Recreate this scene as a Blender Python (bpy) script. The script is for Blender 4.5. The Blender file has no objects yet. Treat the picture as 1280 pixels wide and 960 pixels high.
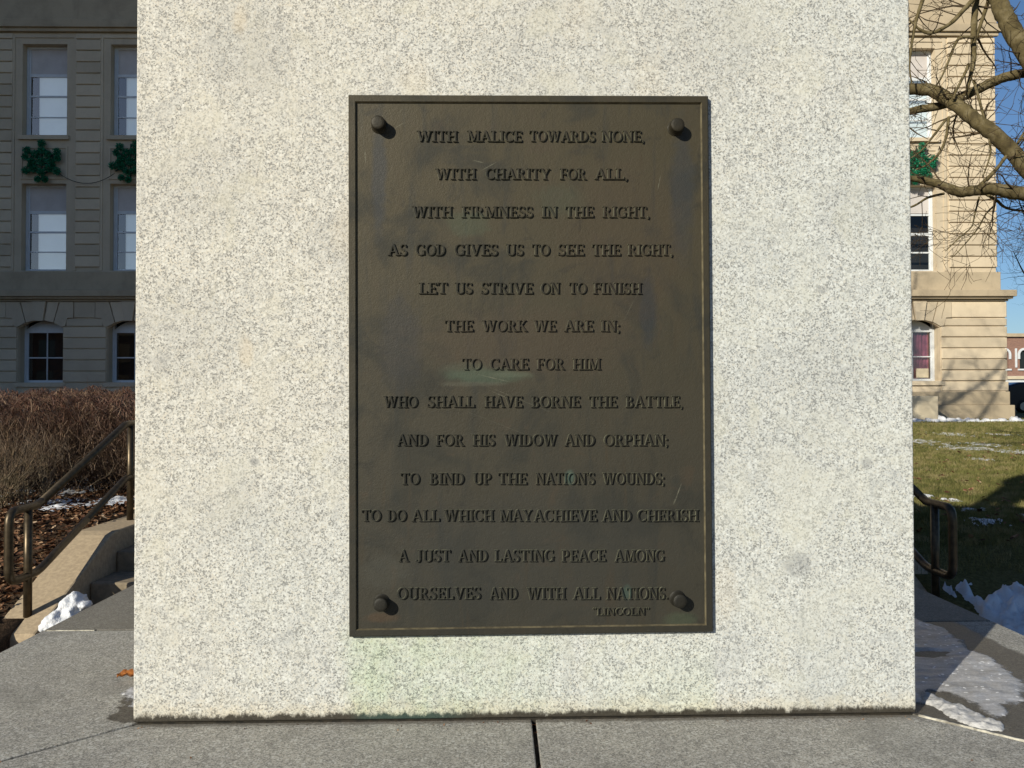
import bpy, bmesh, math, random
import numpy as np
from math import sin, cos, tan, pi, radians
from mathutils import Vector, Matrix
SC = bpy.context.scene
COL = SC.collection

# ------------------------------------------------------------------ camera
CX, CD, CH, YAW, PITCH, ROLL, FPX = -0.0734, 2.1986, .8271, .0162, .0171, -.0021, 1070.0
cf = Vector((sin(YAW)*cos(PITCH), cos(YAW)*cos(PITCH), sin(PITCH)))
cr = Vector((cos(YAW), -sin(YAW), 0)); cu = cr.cross(cf)
cr2 = cr*cos(ROLL)+cu*sin(ROLL); cu2 = cu*cos(ROLL)-cr*sin(ROLL)
CAM = Vector((CX, -CD, CH))
cd = bpy.data.cameras.new('camera'); cam = bpy.data.objects.new('camera', cd); COL.objects.link(cam)
cd.sensor_width = 36; cd.lens = FPX/1280*36; cd.clip_start = .05; cd.clip_end = 3000
m = Matrix((cr2, cu2, -cf)).transposed().to_4x4(); m.translation = CAM; cam.matrix_world = m
SC.camera = cam
SC.render.resolution_x, SC.render.resolution_y = 1024, 768

def at(u, v, X=None, Y=None, Z=None):
    """pixel of the 1280x960 photograph -> point on a plane of the place"""
    d = cf+cr2*((u-640)/FPX)-cu2*((v-480)/FPX)
    if X is not None: t = (X-CAM.x)/d.x
    elif Y is not None: t = (Y-CAM.y)/d.y
    else: t = (Z-CAM.z)/d.z
    return CAM+d*t

# ------------------------------------------------------------------ sky, sun
AZ, EL = radians(39.7), radians(23.5)          # the sun stands behind the camera to the left
w = bpy.data.worlds.new("World"); SC.world = w; w.use_nodes = True
nt = w.node_tree; bg = nt.nodes['Background']
sky = nt.nodes.new('ShaderNodeTexSky'); sky.sky_type = 'NISHITA'; sky.sun_disc = False
sky.sun_elevation = EL; sky.sun_rotation = pi+AZ
sky.air_density = 1.0; sky.dust_density = .5; sky.ozone_density = 5.5; sky.altitude = 200
nt.links.new(sky.outputs[0], bg.inputs[0]); bg.inputs[1].default_value = .08
sl = bpy.data.lights.new('sun', 'SUN'); sun = bpy.data.objects.new('sun', sl); COL.objects.link(sun)
sl.energy = 5.0; sl.angle = radians(.5); sl.color = (1, .94, .79)
sdir = Vector((sin(AZ)*cos(EL), cos(AZ)*cos(EL), -sin(EL)))      # travel direction
sun.rotation_euler = sdir.to_track_quat('-Z', 'Y').to_euler()
sun.location = (-10, -12, 9)
SC.view_settings.view_transform = 'Standard'; SC.view_settings.look = 'None'
SC.view_settings.gamma = 1; SC.view_settings.exposure = 0.15

# ------------------------------------------------------------------ materials
def new_mat(name):
    m = bpy.data.materials.new(name); m.use_nodes = True
    return m, m.node_tree, m.node_tree.nodes['Principled BSDF']
class N:
    """small node helper"""
    def __init__(s, nt): s.nt = nt; s.tc = nt.nodes.new('ShaderNodeTexCoord')
    def n(s, t, **k):
        o = s.nt.nodes.new(t)
        for a, b in k.items(): setattr(o, a, b)
        return o
    def l(s, a, b): s.nt.links.new(a, b)
    def geo(s):
        return s.n('ShaderNodeNewGeometry').outputs['Position']
    def noise(s, vec, scale, detail=4, rough=.55, dist=0):
        o = s.n('ShaderNodeTexNoise'); s.l(vec, o.inputs['Vector'])
        o.inputs['Scale'].default_value = scale; o.inputs['Detail'].default_value = detail
        o.inputs['Roughness'].default_value = rough; o.inputs['Distortion'].default_value = dist
        return o.outputs['Fac']
    def voro(s, vec, scale, feat='F1', rnd=1):
        o = s.n('ShaderNodeTexVoronoi', feature=feat); s.l(vec, o.inputs['Vector'])
        o.inputs['Scale'].default_value = scale; o.inputs['Randomness'].default_value = rnd
        return o
    def ramp(s, fac, stops, interp='LINEAR'):
        o = s.n('ShaderNodeValToRGB'); s.l(fac, o.inputs[0]); cr = o.color_ramp; cr.interpolation = interp
        while len(cr.elements) < len(stops): cr.elements.new(.5)
        for e, (p, c) in zip(cr.elements, stops):
            e.position = p; e.color = (*c, 1) if not isinstance(c, (int, float)) else (c, c, c, 1)
        return o.outputs[0]
    def mix(s, fac, a, b, mode='MIX'):
        o = s.n('ShaderNodeMix', data_type='RGBA', blend_type=mode)
        for k, v in ((0, fac), (6, a), (7, b)):
            if isinstance(v, (int, float)): o.inputs[k].default_value = v
            elif isinstance(v, tuple): o.inputs[k].default_value = (*v, 1)
            else: s.l(v, o.inputs[k])
        return o.outputs[2]
    def math(s, op, a, b=0.0, c=0.0, clamp=False):
        o = s.n('ShaderNodeMath', operation=op, use_clamp=clamp)
        for k, v in enumerate((a, b, c)):
            if isinstance(v, (int, float)): o.inputs[k].default_value = v
            else: s.l(v, o.inputs[k])
        return o.outputs[0]
    def xyz(s, vec):
        o = s.n('ShaderNodeSeparateXYZ'); s.l(vec, o.inputs[0]); return o.outputs
    def mapr(s, v, a, b, c=0, d=1):
        o = s.n('ShaderNodeMapRange', interpolation_type='SMOOTHSTEP'); s.l(v, o.inputs[0])
        for k, q in enumerate((a, b, c, d)): o.inputs[k+1].default_value = q
        return o.outputs[0]
    def scale(s, vec, sc):
        o = s.n('ShaderNodeMapping'); s.l(vec, o.inputs[0]); o.inputs['Scale'].default_value = sc; return o.outputs[0]
    def bump(s, h, bsdf, strength=.3, dist=.01):
        o = s.n('ShaderNodeBump'); s.l(h, o.inputs['Height']); o.inputs['Strength'].default_value = strength
        o.inputs['Distance'].default_value = dist; s.l(o.outputs[0], bsdf.inputs['Normal'])

def blob(k, pos, cx, cy, cz, rx, ry, rz, soft=.6, nz=None, amt=.5):
    """soft ellipsoid mask round a place"""
    mp = k.n('ShaderNodeMapping', vector_type='POINT'); k.l(pos, mp.inputs[0])
    mp.inputs['Location'].default_value = (-cx/rx, -cy/ry, -cz/rz); mp.inputs['Scale'].default_value = (1/rx, 1/ry, 1/rz)
    o = k.n('ShaderNodeVectorMath', operation='LENGTH'); k.l(mp.outputs[0], o.inputs[0])
    v = o.outputs['Value']
    if nz is not None: v = k.math('ADD', v, k.math('MULTIPLY', k.math('SUBTRACT', nz, .5), amt))
    return k.mapr(v, 1+soft/2, 1-soft/2)

def speck(k, p, s1, light, mid, dark, warm, big=.72, amt=0.0):
    """granite: separate crystals of pale feldspar, grey quartz and black mica, gathered in clusters"""
    wv = k.n('ShaderNodeTexNoise'); k.l(p, wv.inputs['Vector']); wv.inputs['Scale'].default_value = s1*.9; wv.inputs['Detail'].default_value = 2
    pp = k.n('ShaderNodeVectorMath', operation='MULTIPLY_ADD'); k.l(wv.outputs['Color'], pp.inputs[0])
    pp.inputs[1].default_value = (1.3/s1,)*3; k.l(p, pp.inputs[2]); q = pp.outputs[0]
    cl = k.noise(p, s1*.13, 4, .65); fi = k.noise(p, s1*1.6, 2)
    sh = k.math('MULTIPLY', k.math('SUBTRACT', cl, .5), .85)
    v = k.voro(q, s1); r = k.xyz(v.outputs['Color'])
    a = k.math('ADD', k.math('ADD', r[0], sh), amt)
    c = k.ramp(a, [(0, tuple(x*1.08 for x in light)), (.25, light), (.45, warm), (.58, light), (.70, tuple((x+y)/2 for x, y in zip(light, mid))), (.84, mid), (.97, tuple((x+y)/2 for x, y in zip(dark, mid)))])
    v2 = k.voro(q, s1*.42); r2 = k.xyz(v2.outputs['Color'])
    c = k.mix(k.math('MULTIPLY', k.mapr(r2[0], .72, .80), k.mapr(v2.outputs['Distance'], .62, .35, 0, .75)), c, (big, big*.99, big*.94))
    v3 = k.voro(q, s1*.95); r3 = k.xyz(v3.outputs['Color'])
    m3 = k.math('MULTIPLY', k.mapr(k.math('ADD', r3[1], k.math('MULTIPLY', sh, .8)), .86, .92), k.mapr(v3.outputs['Distance'], .62, .30))
    c = k.mix(k.math('MULTIPLY', m3, .9), c, dark)
    c = k.mix(k.mapr(fi, .35, .65, 0, .22), c, mid)
    return c, k.math('ADD', k.math('MULTIPLY', a, .5), fi)

def mat_pedestal():
    m, nt, b = new_mat('pale_granite'); k = N(nt); p = k.geo()
    c, cl = speck(k, p, 285, (.605, .60, .57), (.40, .396, .38), (.095, .093, .088), (.60, .56, .49), .74, .09)
    big = k.noise(p, 2.2, 5, .6, .4); mid = k.noise(p, 9, 5, .62, .8)
    c = k.mix(k.mapr(mid, .55, .72, 0, .42), c, (.42, .42, .415))
    c = k.mix(k.mapr(k.noise(p, 3.4, 6, .7, 1.2), .50, .36, 0, .38), c, (.60, .575, .50))
    stk = k.noise(k.scale(p, (16, 16, 1.1)), 1, 5, .6, .3)
    c = k.mix(k.mapr(stk, .56, .74, 0, .22), c, (.36, .355, .33))
    c = k.mix(k.mapr(stk, .44, .28, 0, .18), c, (.62, .58, .48))
    c = k.mix(k.mapr(k.noise(p, 24, 4, .6), .55, .7, 0, .3), c, (.36, .36, .355))
    c = k.mix(k.mapr(mid, .46, .30, 0, .35), c, (.57, .545, .45))
    c = k.mix(k.mapr(big, .55, .75, 0, .25), c, (.40, .41, .41))
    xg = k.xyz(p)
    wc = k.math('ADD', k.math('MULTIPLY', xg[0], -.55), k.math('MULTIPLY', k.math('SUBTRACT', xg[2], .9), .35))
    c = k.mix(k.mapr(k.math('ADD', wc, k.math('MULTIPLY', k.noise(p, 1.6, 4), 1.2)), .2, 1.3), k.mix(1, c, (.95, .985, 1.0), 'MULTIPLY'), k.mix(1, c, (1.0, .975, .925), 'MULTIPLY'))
    # two grey blotches right of the tablet and a few natural flecks
    n4 = k.noise(p, 60, 3)
    for (u, v, r, a) in ((997, 706, .034, .38), (1083, 579, .014, .45), (318, 577, .012, .55), (1027, 362, .012, .4), (306, 440, .012, .0),
                         (1060, 260, .09, .12), (310, 60, .13, .16), (620, 850, .05, .0), (250, 230, .14, .12), (960, 520, .2, .08), (880, 40, .16, .12), (700, 60, .2, .08), (420, 300, .08, .16), (230, 420, .14, .12), (1050, 450, .12, .1), (300, 640, .1, .1)):
        if a == 0: continue
        q = at(u, v, Y=0); c = k.mix(k.math('MULTIPLY', blob(k, p, q.x, 0, q.z, r, .5, r*.9, .8, n4, .9), a), c, (.20, .205, .21))
    for (u, v, r, a) in ((308, 440, .03, .3), (300, 25, .03, .3), (520, 105, .06, .12), (810, 112, .07, .1), (905, 740, .06, .14), (430, 290, .05, .12), (720, 20, .05, .1), (1085, 900, .03, .2)):
        q = at(u, v, Y=0); c = k.mix(k.math('MULTIPLY', blob(k, p, q.x, 0, q.z, r*.6, .5, r*1.2, 1, n4, .9), a), c, (.62, .50, .33))
    # green run-off below the bronze, strongest at its left end
    x, y, z = k.xyz(p)
    nn = k.noise(p, 14, 4, .6)
    gx = k.math('MULTIPLY', k.mapr(k.math('ADD', x, k.math('MULTIPLY', nn, .06)), -.47, -.39), k.mapr(k.math('ADD', x, k.math('MULTIPLY', k.noise(k.scale(p, (12, 12, 1.5)), 1, 4), .6)), .62, -.12))
    gr = k.math('MULTIPLY', gx, k.mapr(z, .28, .22))
    gr = k.math('MULTIPLY', gr, k.math('ADD', k.mapr(nn, .3, .7, .35, .85), 0))
    c = k.mix(k.math('MULTIPLY', gr, 1.0), c, (.82, .92, .74), 'MULTIPLY')
    rl = k.math('MULTIPLY', k.math('MULTIPLY', k.mapr(x, .05, .44), k.mapr(x, .50, .46)), k.mapr(z, .28, .05))
    c = k.mix(k.math('MULTIPLY', rl, .35), c, (.93, 1, .80), 'MULTIPLY')
    # ochre film towards the foot, black grime at the very foot with a ragged upper edge
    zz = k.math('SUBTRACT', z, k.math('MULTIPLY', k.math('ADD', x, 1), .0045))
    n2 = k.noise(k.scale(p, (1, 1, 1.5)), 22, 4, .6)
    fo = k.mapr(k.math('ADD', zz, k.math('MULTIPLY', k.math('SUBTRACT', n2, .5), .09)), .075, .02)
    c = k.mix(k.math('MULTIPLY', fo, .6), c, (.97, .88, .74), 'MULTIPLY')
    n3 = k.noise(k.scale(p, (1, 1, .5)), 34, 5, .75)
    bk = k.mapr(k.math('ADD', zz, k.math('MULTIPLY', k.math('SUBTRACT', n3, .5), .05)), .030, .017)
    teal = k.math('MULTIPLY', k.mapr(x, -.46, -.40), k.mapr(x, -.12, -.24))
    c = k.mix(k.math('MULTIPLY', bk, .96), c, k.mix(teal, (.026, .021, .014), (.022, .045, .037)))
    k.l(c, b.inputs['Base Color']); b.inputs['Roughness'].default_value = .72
    b.inputs['Specular IOR Level'].default_value = .3
    k.bump(k.math('ADD', cl, k.math('MULTIPLY', mid, .5)), b, .35, .003)
    return m
def mat_ledge(side=0):
    """grey granite of the base; wet film in the places that stayed wet"""
    m, nt, b = new_mat('grey_granite' + ('', '_left', '_right')[side]); k = N(nt); p = k.geo()
    c, cl = speck(k, p, 330, (.42, .41, .375), (.215, .21, .195), (.035, .034, .032), (.38, .35, .30), .60, .16)
    mid = k.noise(p, 5, 5, .6, .6)
    c = k.mix(k.mapr(mid, .35, .7, 0, .35), c, (.21, .20, .18))
    c = k.mix(k.mapr(mid, .62, .4, 0, .2), c, (.33, .315, .265))
    c = k.mix(k.mapr(k.noise(p, 1.7, 6, .7, 1), .5, .68, 0, .4), c, (.15, .145, .13))
    c = k.mix(k.mapr(k.voro(p, 26).outputs['Distance'], .07, .03, 0, .5), c, (.5, .48, .42))
    x, y, z = k.xyz(p); n = k.noise(p, 11, 5, .6); wet = None
    if side == 1:
        wet = blob(k, p, -1.0, .36, 0, .13, .34, .2, .10, n, 1.3)
    if side == 2:
        e = k.math('ADD', x, k.math('MULTIPLY', k.math('SUBTRACT', n, .5), .05))
        wet = k.math('MULTIPLY', k.mapr(e, 1.60, 1.575), k.mapr(k.math('SUBTRACT', k.math('ADD', y, x), k.math('MULTIPLY', n, .08)), .92, .97))
    if wet is not None:
        c = k.mix(k.math('MULTIPLY', wet, .97), c, k.mix(.15, k.mix(1, c, (.34, .315, .275), 'MULTIPLY'), (.07, .06, .05)))
        k.l(k.math('MULTIPLY_ADD', wet, -.3, .75), b.inputs['Roughness'])
    else: b.inputs['Roughness'].default_value = .75
    b.inputs['Specular IOR Level'].default_value = .3
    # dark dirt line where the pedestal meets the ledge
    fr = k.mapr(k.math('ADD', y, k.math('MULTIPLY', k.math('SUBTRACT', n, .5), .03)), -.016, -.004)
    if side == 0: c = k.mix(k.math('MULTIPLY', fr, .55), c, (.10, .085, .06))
    k.l(c, b.inputs['Base Color']); k.bump(cl, b, .35, .002)
    return m
def mat_bronze(kind):
    m, nt, b = new_mat('bronze_'+kind); k = N(nt); p = k.geo()
    x, y, z = k.xyz(p)
    n1 = k.noise(p, 5, 6, .6, .6); n2 = k.noise(k.scale(p, (26, 26, 3.2)), 1, 5, .6, .5); n3 = k.noise(p, 90, 5, .7)
    dk = {'field': .375, 'rim': .30, 'letter': .20, 'bolt': .17}[kind]
    def C(r, g, bb): return (r*dk, g*dk, bb*dk)
    up = k.mapr(z, 1.5, .35)
    c = k.mix(up, C(.143, .118, .066), C(.110, .101, .074))
    c = k.mix(k.mapr(n1, .48, .64, 0, .75), c, C(.070, .070, .055))
    ng = k.noise(p, 11, 6, .7, 1.0)
    c = k.mix(k.mapr(ng, .54, .70, 0, .55), c, C(.058, .056, .044)); c = k.mix(k.mapr(ng, .44, .30, 0, .45), c, C(.155, .115, .075))
    c = k.mix(k.mapr(n2, .52, .78, 0, .6), c, C(.062, .068, .062))
    c = k.mix(k.mapr(n2, .42, .25, 0, .5), c, C(.135, .098, .055))
    c = k.mix(k.mapr(n3, .58, .8, 0, .3), c, C(.16, .14, .10))
    if kind in ('field', 'letter'):
        nn = k.noise(p, 25, 5, .65, .6)
        def spot(u, v, rx, rz, a, col, soft=.8):
            nonlocal c
            q = at(u, v, Y=-.009); c = k.mix(k.math('MULTIPLY', blob(k, p, q.x, q.y, q.z, rx, .3, rz, soft, nn, 1.3), a), c, tuple(z_*.58 for z_ in col))
        spot(610, 470, .10, .018, .55, (.10, .15, .10)); spot(585, 463, .06, .02, .3, (.12, .16, .11))
        spot(640, 468, .05, .008, .4, (.17, .20, .14)); spot(590, 480, .08, .006, .25, (.2, .2, .15))
        spot(712, 597, .012, .018, .33, (.13, .27, .22)); spot(784, 740, .012, .018, .3, (.12, .25, .20))
        spot(585, 280, .05, .03, .35, (.085, .12, .075)); spot(700, 250, .06, .04, .22, (.085, .12, .08))
        spot(810, 390, .02, .09, .6, (.035, .045, .055)); spot(500, 430, .05, .12, .5, (.05, .052, .055))
        spot(474, 220, .018, .14, .65, (.055, .06, .064)); spot(853, 240, .03, .16, .5, (.055, .062, .068))
        spot(660, 700, .35, .16, .25, (.055, .058, .055)); spot(480, 715, .06, .04, .3, (.11, .11, .09))
        spot(780, 300, .15, .2, .25, (.11, .075, .045)); spot(850, 775, .04, .02, .3, (.12, .17, .10))
        spot(660, 430, .25, .08, .25, (.12, .082, .055)); spot(476, 772, .04, .012, .4, (.15, .09, .05))
        for (u0, v0, u1, v1, wd_, al) in ((600, 214, 622, 202, .0012, .6), (590, 200, 606, 204, .0016, .5), (846, 620, 852, 604, .0016, .9), (841, 632, 847, 618, .0022, .5), (597, 468, 640, 478, .0014, .6), (612, 488, 640, 500, .0012, .6),
                (592, 476, 700, 520, .0008, .35), (456, 188, 457, 204, .002, .7), (826, 218, 822, 238, .0014, .6), (494, 160, 507, 152, .001, .6), (740, 452, 752, 470, .001, .45), (560, 505, 700, 560, .0007, .25), (800, 360, 770, 420, .0007, .3)):
            q0 = at(u0, v0, Y=-.009); q1 = at(u1, v1, Y=-.009); L_ = (q1-q0).length; an = math.atan2(q1.z-q0.z, q1.x-q0.x)
            mp = k.n('ShaderNodeMapping', vector_type='TEXTURE'); k.l(p, mp.inputs[0]); mp.inputs['Location'].default_value = (q0+q1)/2; mp.inputs['Rotation'].default_value = (0, -an, 0)
            mp.inputs['Scale'].default_value = (L_/2, .05, wd_)
            ln = k.n('ShaderNodeVectorMath', operation='LENGTH'); k.l(mp.outputs[0], ln.inputs[0])
            c = k.mix(k.math('MULTIPLY', k.mapr(ln.outputs['Value'], 1.2, .3), k.mapr(n3, .35, .6, .25*al, al)), c, (.17, .165, .12))
    k.l(c, b.inputs['Base Color']); b.inputs['Metallic'].default_value = .25
    k.l(k.mapr(n1, .3, .7, .50, .66), b.inputs['Roughness']); b.inputs['Specular IOR Level'].default_value = .35
    k.bump(k.math('ADD', k.math('MULTIPLY', n3, 1.2), k.math('ADD', n1, k.noise(p, 260, 3, .7))), b, .45, .0012)
    return m
def mat_simple(name, col, col2=None, scale=20, rough=.7, metal=0, bump=.2, bd=.01, spec=.4, detail=5):
    m, nt, b = new_mat(name); k = N(nt); p = k.geo(); n = k.noise(p, scale, detail, .6)
    col2 = col2 or tuple(c*.75 for c in col)
    k.l(k.mix(k.mapr(n, .33, .67), col, col2), b.inputs['Base Color'])
    b.inputs['Roughness'].default_value = rough; b.inputs['Metallic'].default_value = metal
    b.inputs['Specular IOR Level'].default_value = spec
    if bump: k.bump(n, b, bump, bd)
    return m
def mat_stone(name, base, dirty, variation=.18):
    m, nt, b = new_mat(name); k = N(nt); p = k.geo()
    oi = k.n('ShaderNodeObjectInfo').outputs['Random']
    n = k.noise(p, 1.3, 6, .65, .4); f = k.noise(p, 14, 5, .65); st = k.noise(k.scale(p, (3.5, 3.5, .7)), 1, 5, .6)
    c = k.mix(k.mapr(n, .4, .75, 0, .5), base, dirty)
    c = k.mix(k.mapr(st, .55, .8, 0, .45), c, dirty)
    c = k.mix(k.mapr(f, .5, .8, 0, .3), c, tuple(q*.72 for q in base))
    c = k.mix(1, c, k.ramp(oi, [(0, 1-variation), (1, 1.0)]), 'MULTIPLY')
    k.l(c, b.inputs['Base Color']); b.inputs['Roughness'].default_value = .85; b.inputs['Specular IOR Level'].default_value = .2
    k.bump(f, b, .3, .01); return m
def mat_snow():
    m, nt, b = new_mat('snow'); k = N(nt); p = k.geo(); n = k.noise(p, 18, 6, .6); g = k.noise(p, 6, 5, .6)
    k.l(k.mix(k.mapr(g, .5, .72, 0, .45), (.66, .67, .70), (.50, .50, .50)), b.inputs['Base Color'])
    b.inputs['Roughness'].default_value = .6; b.inputs['Subsurface Weight'].default_value = .1
    b.inputs['Subsurface Radius'].default_value = (.02, .03, .04)
    k.bump(k.math('ADD', n, k.noise(p, 120, 3)), b, .5, .012); return m
def mat_ice():
    m, nt, b = new_mat('refrozen_snow'); k = N(nt); p = k.geo()
    st = k.noise(k.scale(p, (3, 14, 10)), 2.2, 6, .65, .5); f = k.noise(p, 160, 3, .7); g = k.noise(p, 9, 4)
    sp = k.voro(p, 130)
    c = k.ramp(k.math('ADD', k.math('MULTIPLY', st, .6), k.math('MULTIPLY', f, .4)), [(.34, (.20, .198, .20)), (.48, (.34, .338, .345)), (.62, (.52, .52, .54))])
    c = k.mix(k.mapr(g, .55, .75, 0, .5), c, (.15, .145, .14))
    c = k.mix(k.mapr(k.xyz(sp.outputs['Color'])[0], .965, .975), c, (.85, .85, .85))
    k.l(c, b.inputs['Base Color']); b.inputs['Roughness'].default_value = .38
    k.bump(k.math('ADD', st, k.math('MULTIPLY', f, .5)), b, .5, .004)
    at_ = k.n('ShaderNodeAttribute'); at_.attribute_name = 'cover'
    a = k.mapr(k.math('ADD', at_.outputs['Fac'], k.math('MULTIPLY', k.math('SUBTRACT', k.noise(p, 55, 4, .75), .5), 1.0)), .0, .55)
    k.l(a, b.inputs['Alpha']); return m
def mat_twig(name, low, high, z0, z1):
    m, nt, b = new_mat(name); k = N(nt); p = k.geo(); z = k.xyz(p)[2]; n = k.noise(p, 13, 3)
    c = k.mix(k.mapr(k.math('ADD', z, k.math('MULTIPLY', k.math('SUBTRACT', n, .5), .5)), z0, z1), low, high)
    c = k.mix(k.mapr(k.noise(p, 70, 2), .4, .65, 0, .6), c, tuple(q*.5 for q in low))
    vv = k.xyz(k.voro(p, 22).outputs['Color'])[0]
    c = k.mix(k.mapr(vv, .72, .85, 0, .8), c, (.23, .15, .09)); c = k.mix(k.mapr(vv, .35, .2, 0, .6), c, (.045, .028, .02))
    k.l(c, b.inputs['Base Color']); b.inputs['Roughness'].default_value = .7; return m
def mat_leaf(name, stops, scale=22):
    m, nt, b = new_mat(name); k = N(nt); v = k.voro(k.geo(), scale)
    k.l(k.ramp(k.xyz(v.outputs['Color'])[0], stops), b.inputs['Base Color']); b.inputs['Roughness'].default_value = .75
    b.inputs['Specular IOR Level'].default_value = .2; return m
def mat_bark():
    m, nt, b = new_mat('grey_brown_bark'); k = N(nt); p = k.geo(); n = k.noise(p, 9, 6, .65, .5); f = k.noise(p, 45, 4, .7)
    c = k.ramp(n, [(.3, (.065, .05, .024)), (.5, (.125, .098, .046)), (.68, (.19, .155, .09))])
    c = k.mix(k.mapr(f, .5, .75, 0, .6), c, (.03, .024, .018))
    k.l(c, b.inputs['Base Color']); b.inputs['Roughness'].default_value = .85; b.inputs['Specular IOR Level'].default_value = .15
    k.bump(k.math('ADD', f, n), b, .5, .008); return m
def mat_glass(rf=.27, name='window_glass'):
    m, nt, b = new_mat(name); k = N(nt)
    out = nt.nodes['Material Output']; g = k.n('ShaderNodeBsdfGlossy'); g.inputs['Roughness'].default_value = .02
    t = k.n('ShaderNodeBsdfTransparent'); t.inputs[0].default_value = (.86, .9, .9, 1)
    lw = k.n('ShaderNodeLayerWeight'); lw.inputs[0].default_value = .5
    f = k.math('ADD', k.math('MULTIPLY', k.math('POWER', lw.outputs['Facing'], 3), .7), rf)
    mx = k.n('ShaderNodeMixShader'); k.l(f, mx.inputs[0]); k.l(t.outputs[0], mx.inputs[1]); k.l(g.outputs[0], mx.inputs[2])
    k.l(mx.outputs[0], out.inputs[0]); return m
def mat_ground():
    m, nt, b = new_mat('soil_and_turf'); k = N(nt); p = k.geo(); x, y, z = k.xyz(p)
    n = k.noise(p, 3, 6, .65); f = k.noise(p, 40, 4, .7)
    tf = k.ramp(f, [(.3, (.055, .05, .018)), (.5, (.10, .095, .035)), (.7, (.16, .14, .06))])
    tf = k.mix(k.mapr(n, .5, .7, 0, .5), tf, (.13, .11, .055))
    so = k.ramp(f, [(.3, (.03, .02, .013)), (.5, (.06, .04, .026)), (.7, (.11, .065, .04))])
    c = k.mix(k.mapr(k.math('ADD', x, n), -2, -1), so, tf)
    k.l(c, b.inputs['Base Color']); b.inputs['Roughness'].default_value = .95; b.inputs['Specular IOR Level'].default_value = .1
    k.bump(f, b, .8, .03); return m
def mat_brick():
    m, nt, b = new_mat('red_brick'); k = N(nt); p = k.geo()
    bt = k.n('ShaderNodeTexBrick'); mp = k.n('ShaderNodeMapping'); k.l(p, mp.inputs[0]); mp.inputs['Rotation'].default_value = (pi/2, 0, 0)
    k.l(mp.outputs[0], bt.inputs[0]); bt.inputs['Scale'].default_value = 4
    bt.inputs['Color1'].default_value = (.27, .145, .105, 1); bt.inputs['Color2'].default_value = (.20, .105, .078, 1); bt.inputs['Mortar'].default_value = (.32, .25, .2, 1)
    bt.inputs['Mortar Size'].default_value = .012
    k.l(bt.outputs[0], b.inputs['Base Color']); b.inputs['Roughness'].default_value = .9; return m

M = {}
M['ped'] = mat_pedestal(); M['ledge'] = mat_ledge(0); M['ledgeL'] = mat_ledge(1); M['ledgeR'] = mat_ledge(2)
for kk in ('field', 'rim', 'letter', 'bolt'): M[kk] = mat_bronze(kk)
M['bed'] = mat_simple('dark_mortar_bed', (.010, .009, .007), (.03, .024, .016), 60, .9)
M['mortar'] = mat_simple('white_mortar', (.55, .52, .43), (.22, .20, .16), 45, .9, bump=.6, bd=.004)
M['rub'] = mat_simple('rubbed_bronze_edge', (.20, .17, .105), (.10, .085, .055), 40, .45, .3, .2, .001)
M['letter_edge'] = mat_simple('worn_patina', (.175, .175, .12), (.08, .082, .06), 60, .5, .2, .2, .001)
M['conc'] = mat_simple('tan_concrete', (.42, .33, .22), (.32, .25, .17), 38, .9, bump=.35, bd=.004, spec=.15)
M['concd'] = mat_simple('step_concrete', (.27, .22, .155), (.19, .155, .11), 24, .9, bump=.35, bd=.004, spec=.15)
M['pave'] = mat_simple('plaza_concrete', (.30, .28, .24), (.24, .22, .19), 8, .9, spec=.15)
M['stone'] = mat_stone('limestone', (.66, .55, .40), (.47, .385, .275))
M['stonec'] = mat_stone('weathered_limestone', (.46, .375, .26), (.24, .195, .14), .05)
M['stonew'] = mat_simple('pale_cast_stone', (.60, .52, .38), (.54, .46, .33), 6, .85, spec=.15)
M['rail'] = mat_simple('bronze_anodised_pipe', (.10, .076, .048), (.06, .046, .03), 30, .4, .75, .1, .001)
M['snow'] = mat_snow(); M['ice'] = mat_ice(); M['snow2'] = mat_simple('granular_snow', (.52, .51, .50), (.36, .355, .35), 70, .6, bump=.8, bd=.006)
M['hedge'] = mat_twig('red_brown_twigs', (.095, .056, .033), (.155, .066, .04), .3, .9)
M['shrub'] = mat_twig('tan_twigs', (.15, .115, .065), (.17, .09, .05), 0, 1)
M['litter'] = mat_leaf('fallen_leaves', [(0, (.05, .022, .012)), (.4, (.11, .05, .024)), (.8, (.20, .105, .055)), (.95, (.34, .22, .13)), (1, (.45, .33, .22))])
M['oneleaf'] = mat_simple('orange_dry_leaf', (.42, .15, .03), (.26, .085, .02), 90, .6)
M['grass'] = mat_leaf('winter_grass', [(0, (.07, .075, .02)), (.4, (.13, .13, .038)), (.75, (.19, .165, .06)), (1, (.27, .22, .11))], 9)
M['bark'] = mat_bark(); M['twig'] = mat_simple('dark_twig_bark', (.05, .036, .022), (.08, .055, .03), 12, .8, bump=0, spec=.1); M['glass'] = mat_glass(.17); M['glass2'] = mat_glass(.05, 'clear_window_glass'); M['ground'] = mat_ground(); M['brick'] = mat_brick()
M['frame'] = mat_simple('white_window_paint', (.66, .68, .70), (.60, .62, .64), 5, .45, bump=0)
M['blind'] = mat_simple('ivory_roller_blind', (.62, .58, .54), (.56, .52, .48), 3, .8, bump=0)
M['shade'] = mat_simple('pale_glowing_shade', (.80, .82, .82), (.74, .76, .77), 2, .8, bump=0)
for n_ in M['shade'].node_tree.nodes:      # cool glow added to the shade colour so the panes read bright
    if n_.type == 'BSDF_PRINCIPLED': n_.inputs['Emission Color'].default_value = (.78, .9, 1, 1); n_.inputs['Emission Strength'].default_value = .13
M['curtain'] = mat_simple('brown_curtain', (.05, .03, .03), (.03, .02, .02), 8, .9)
M['mauve'] = mat_simple('mauve_curtain', (.42, .10, .17), (.25, .055, .10), 5, .9)
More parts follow.
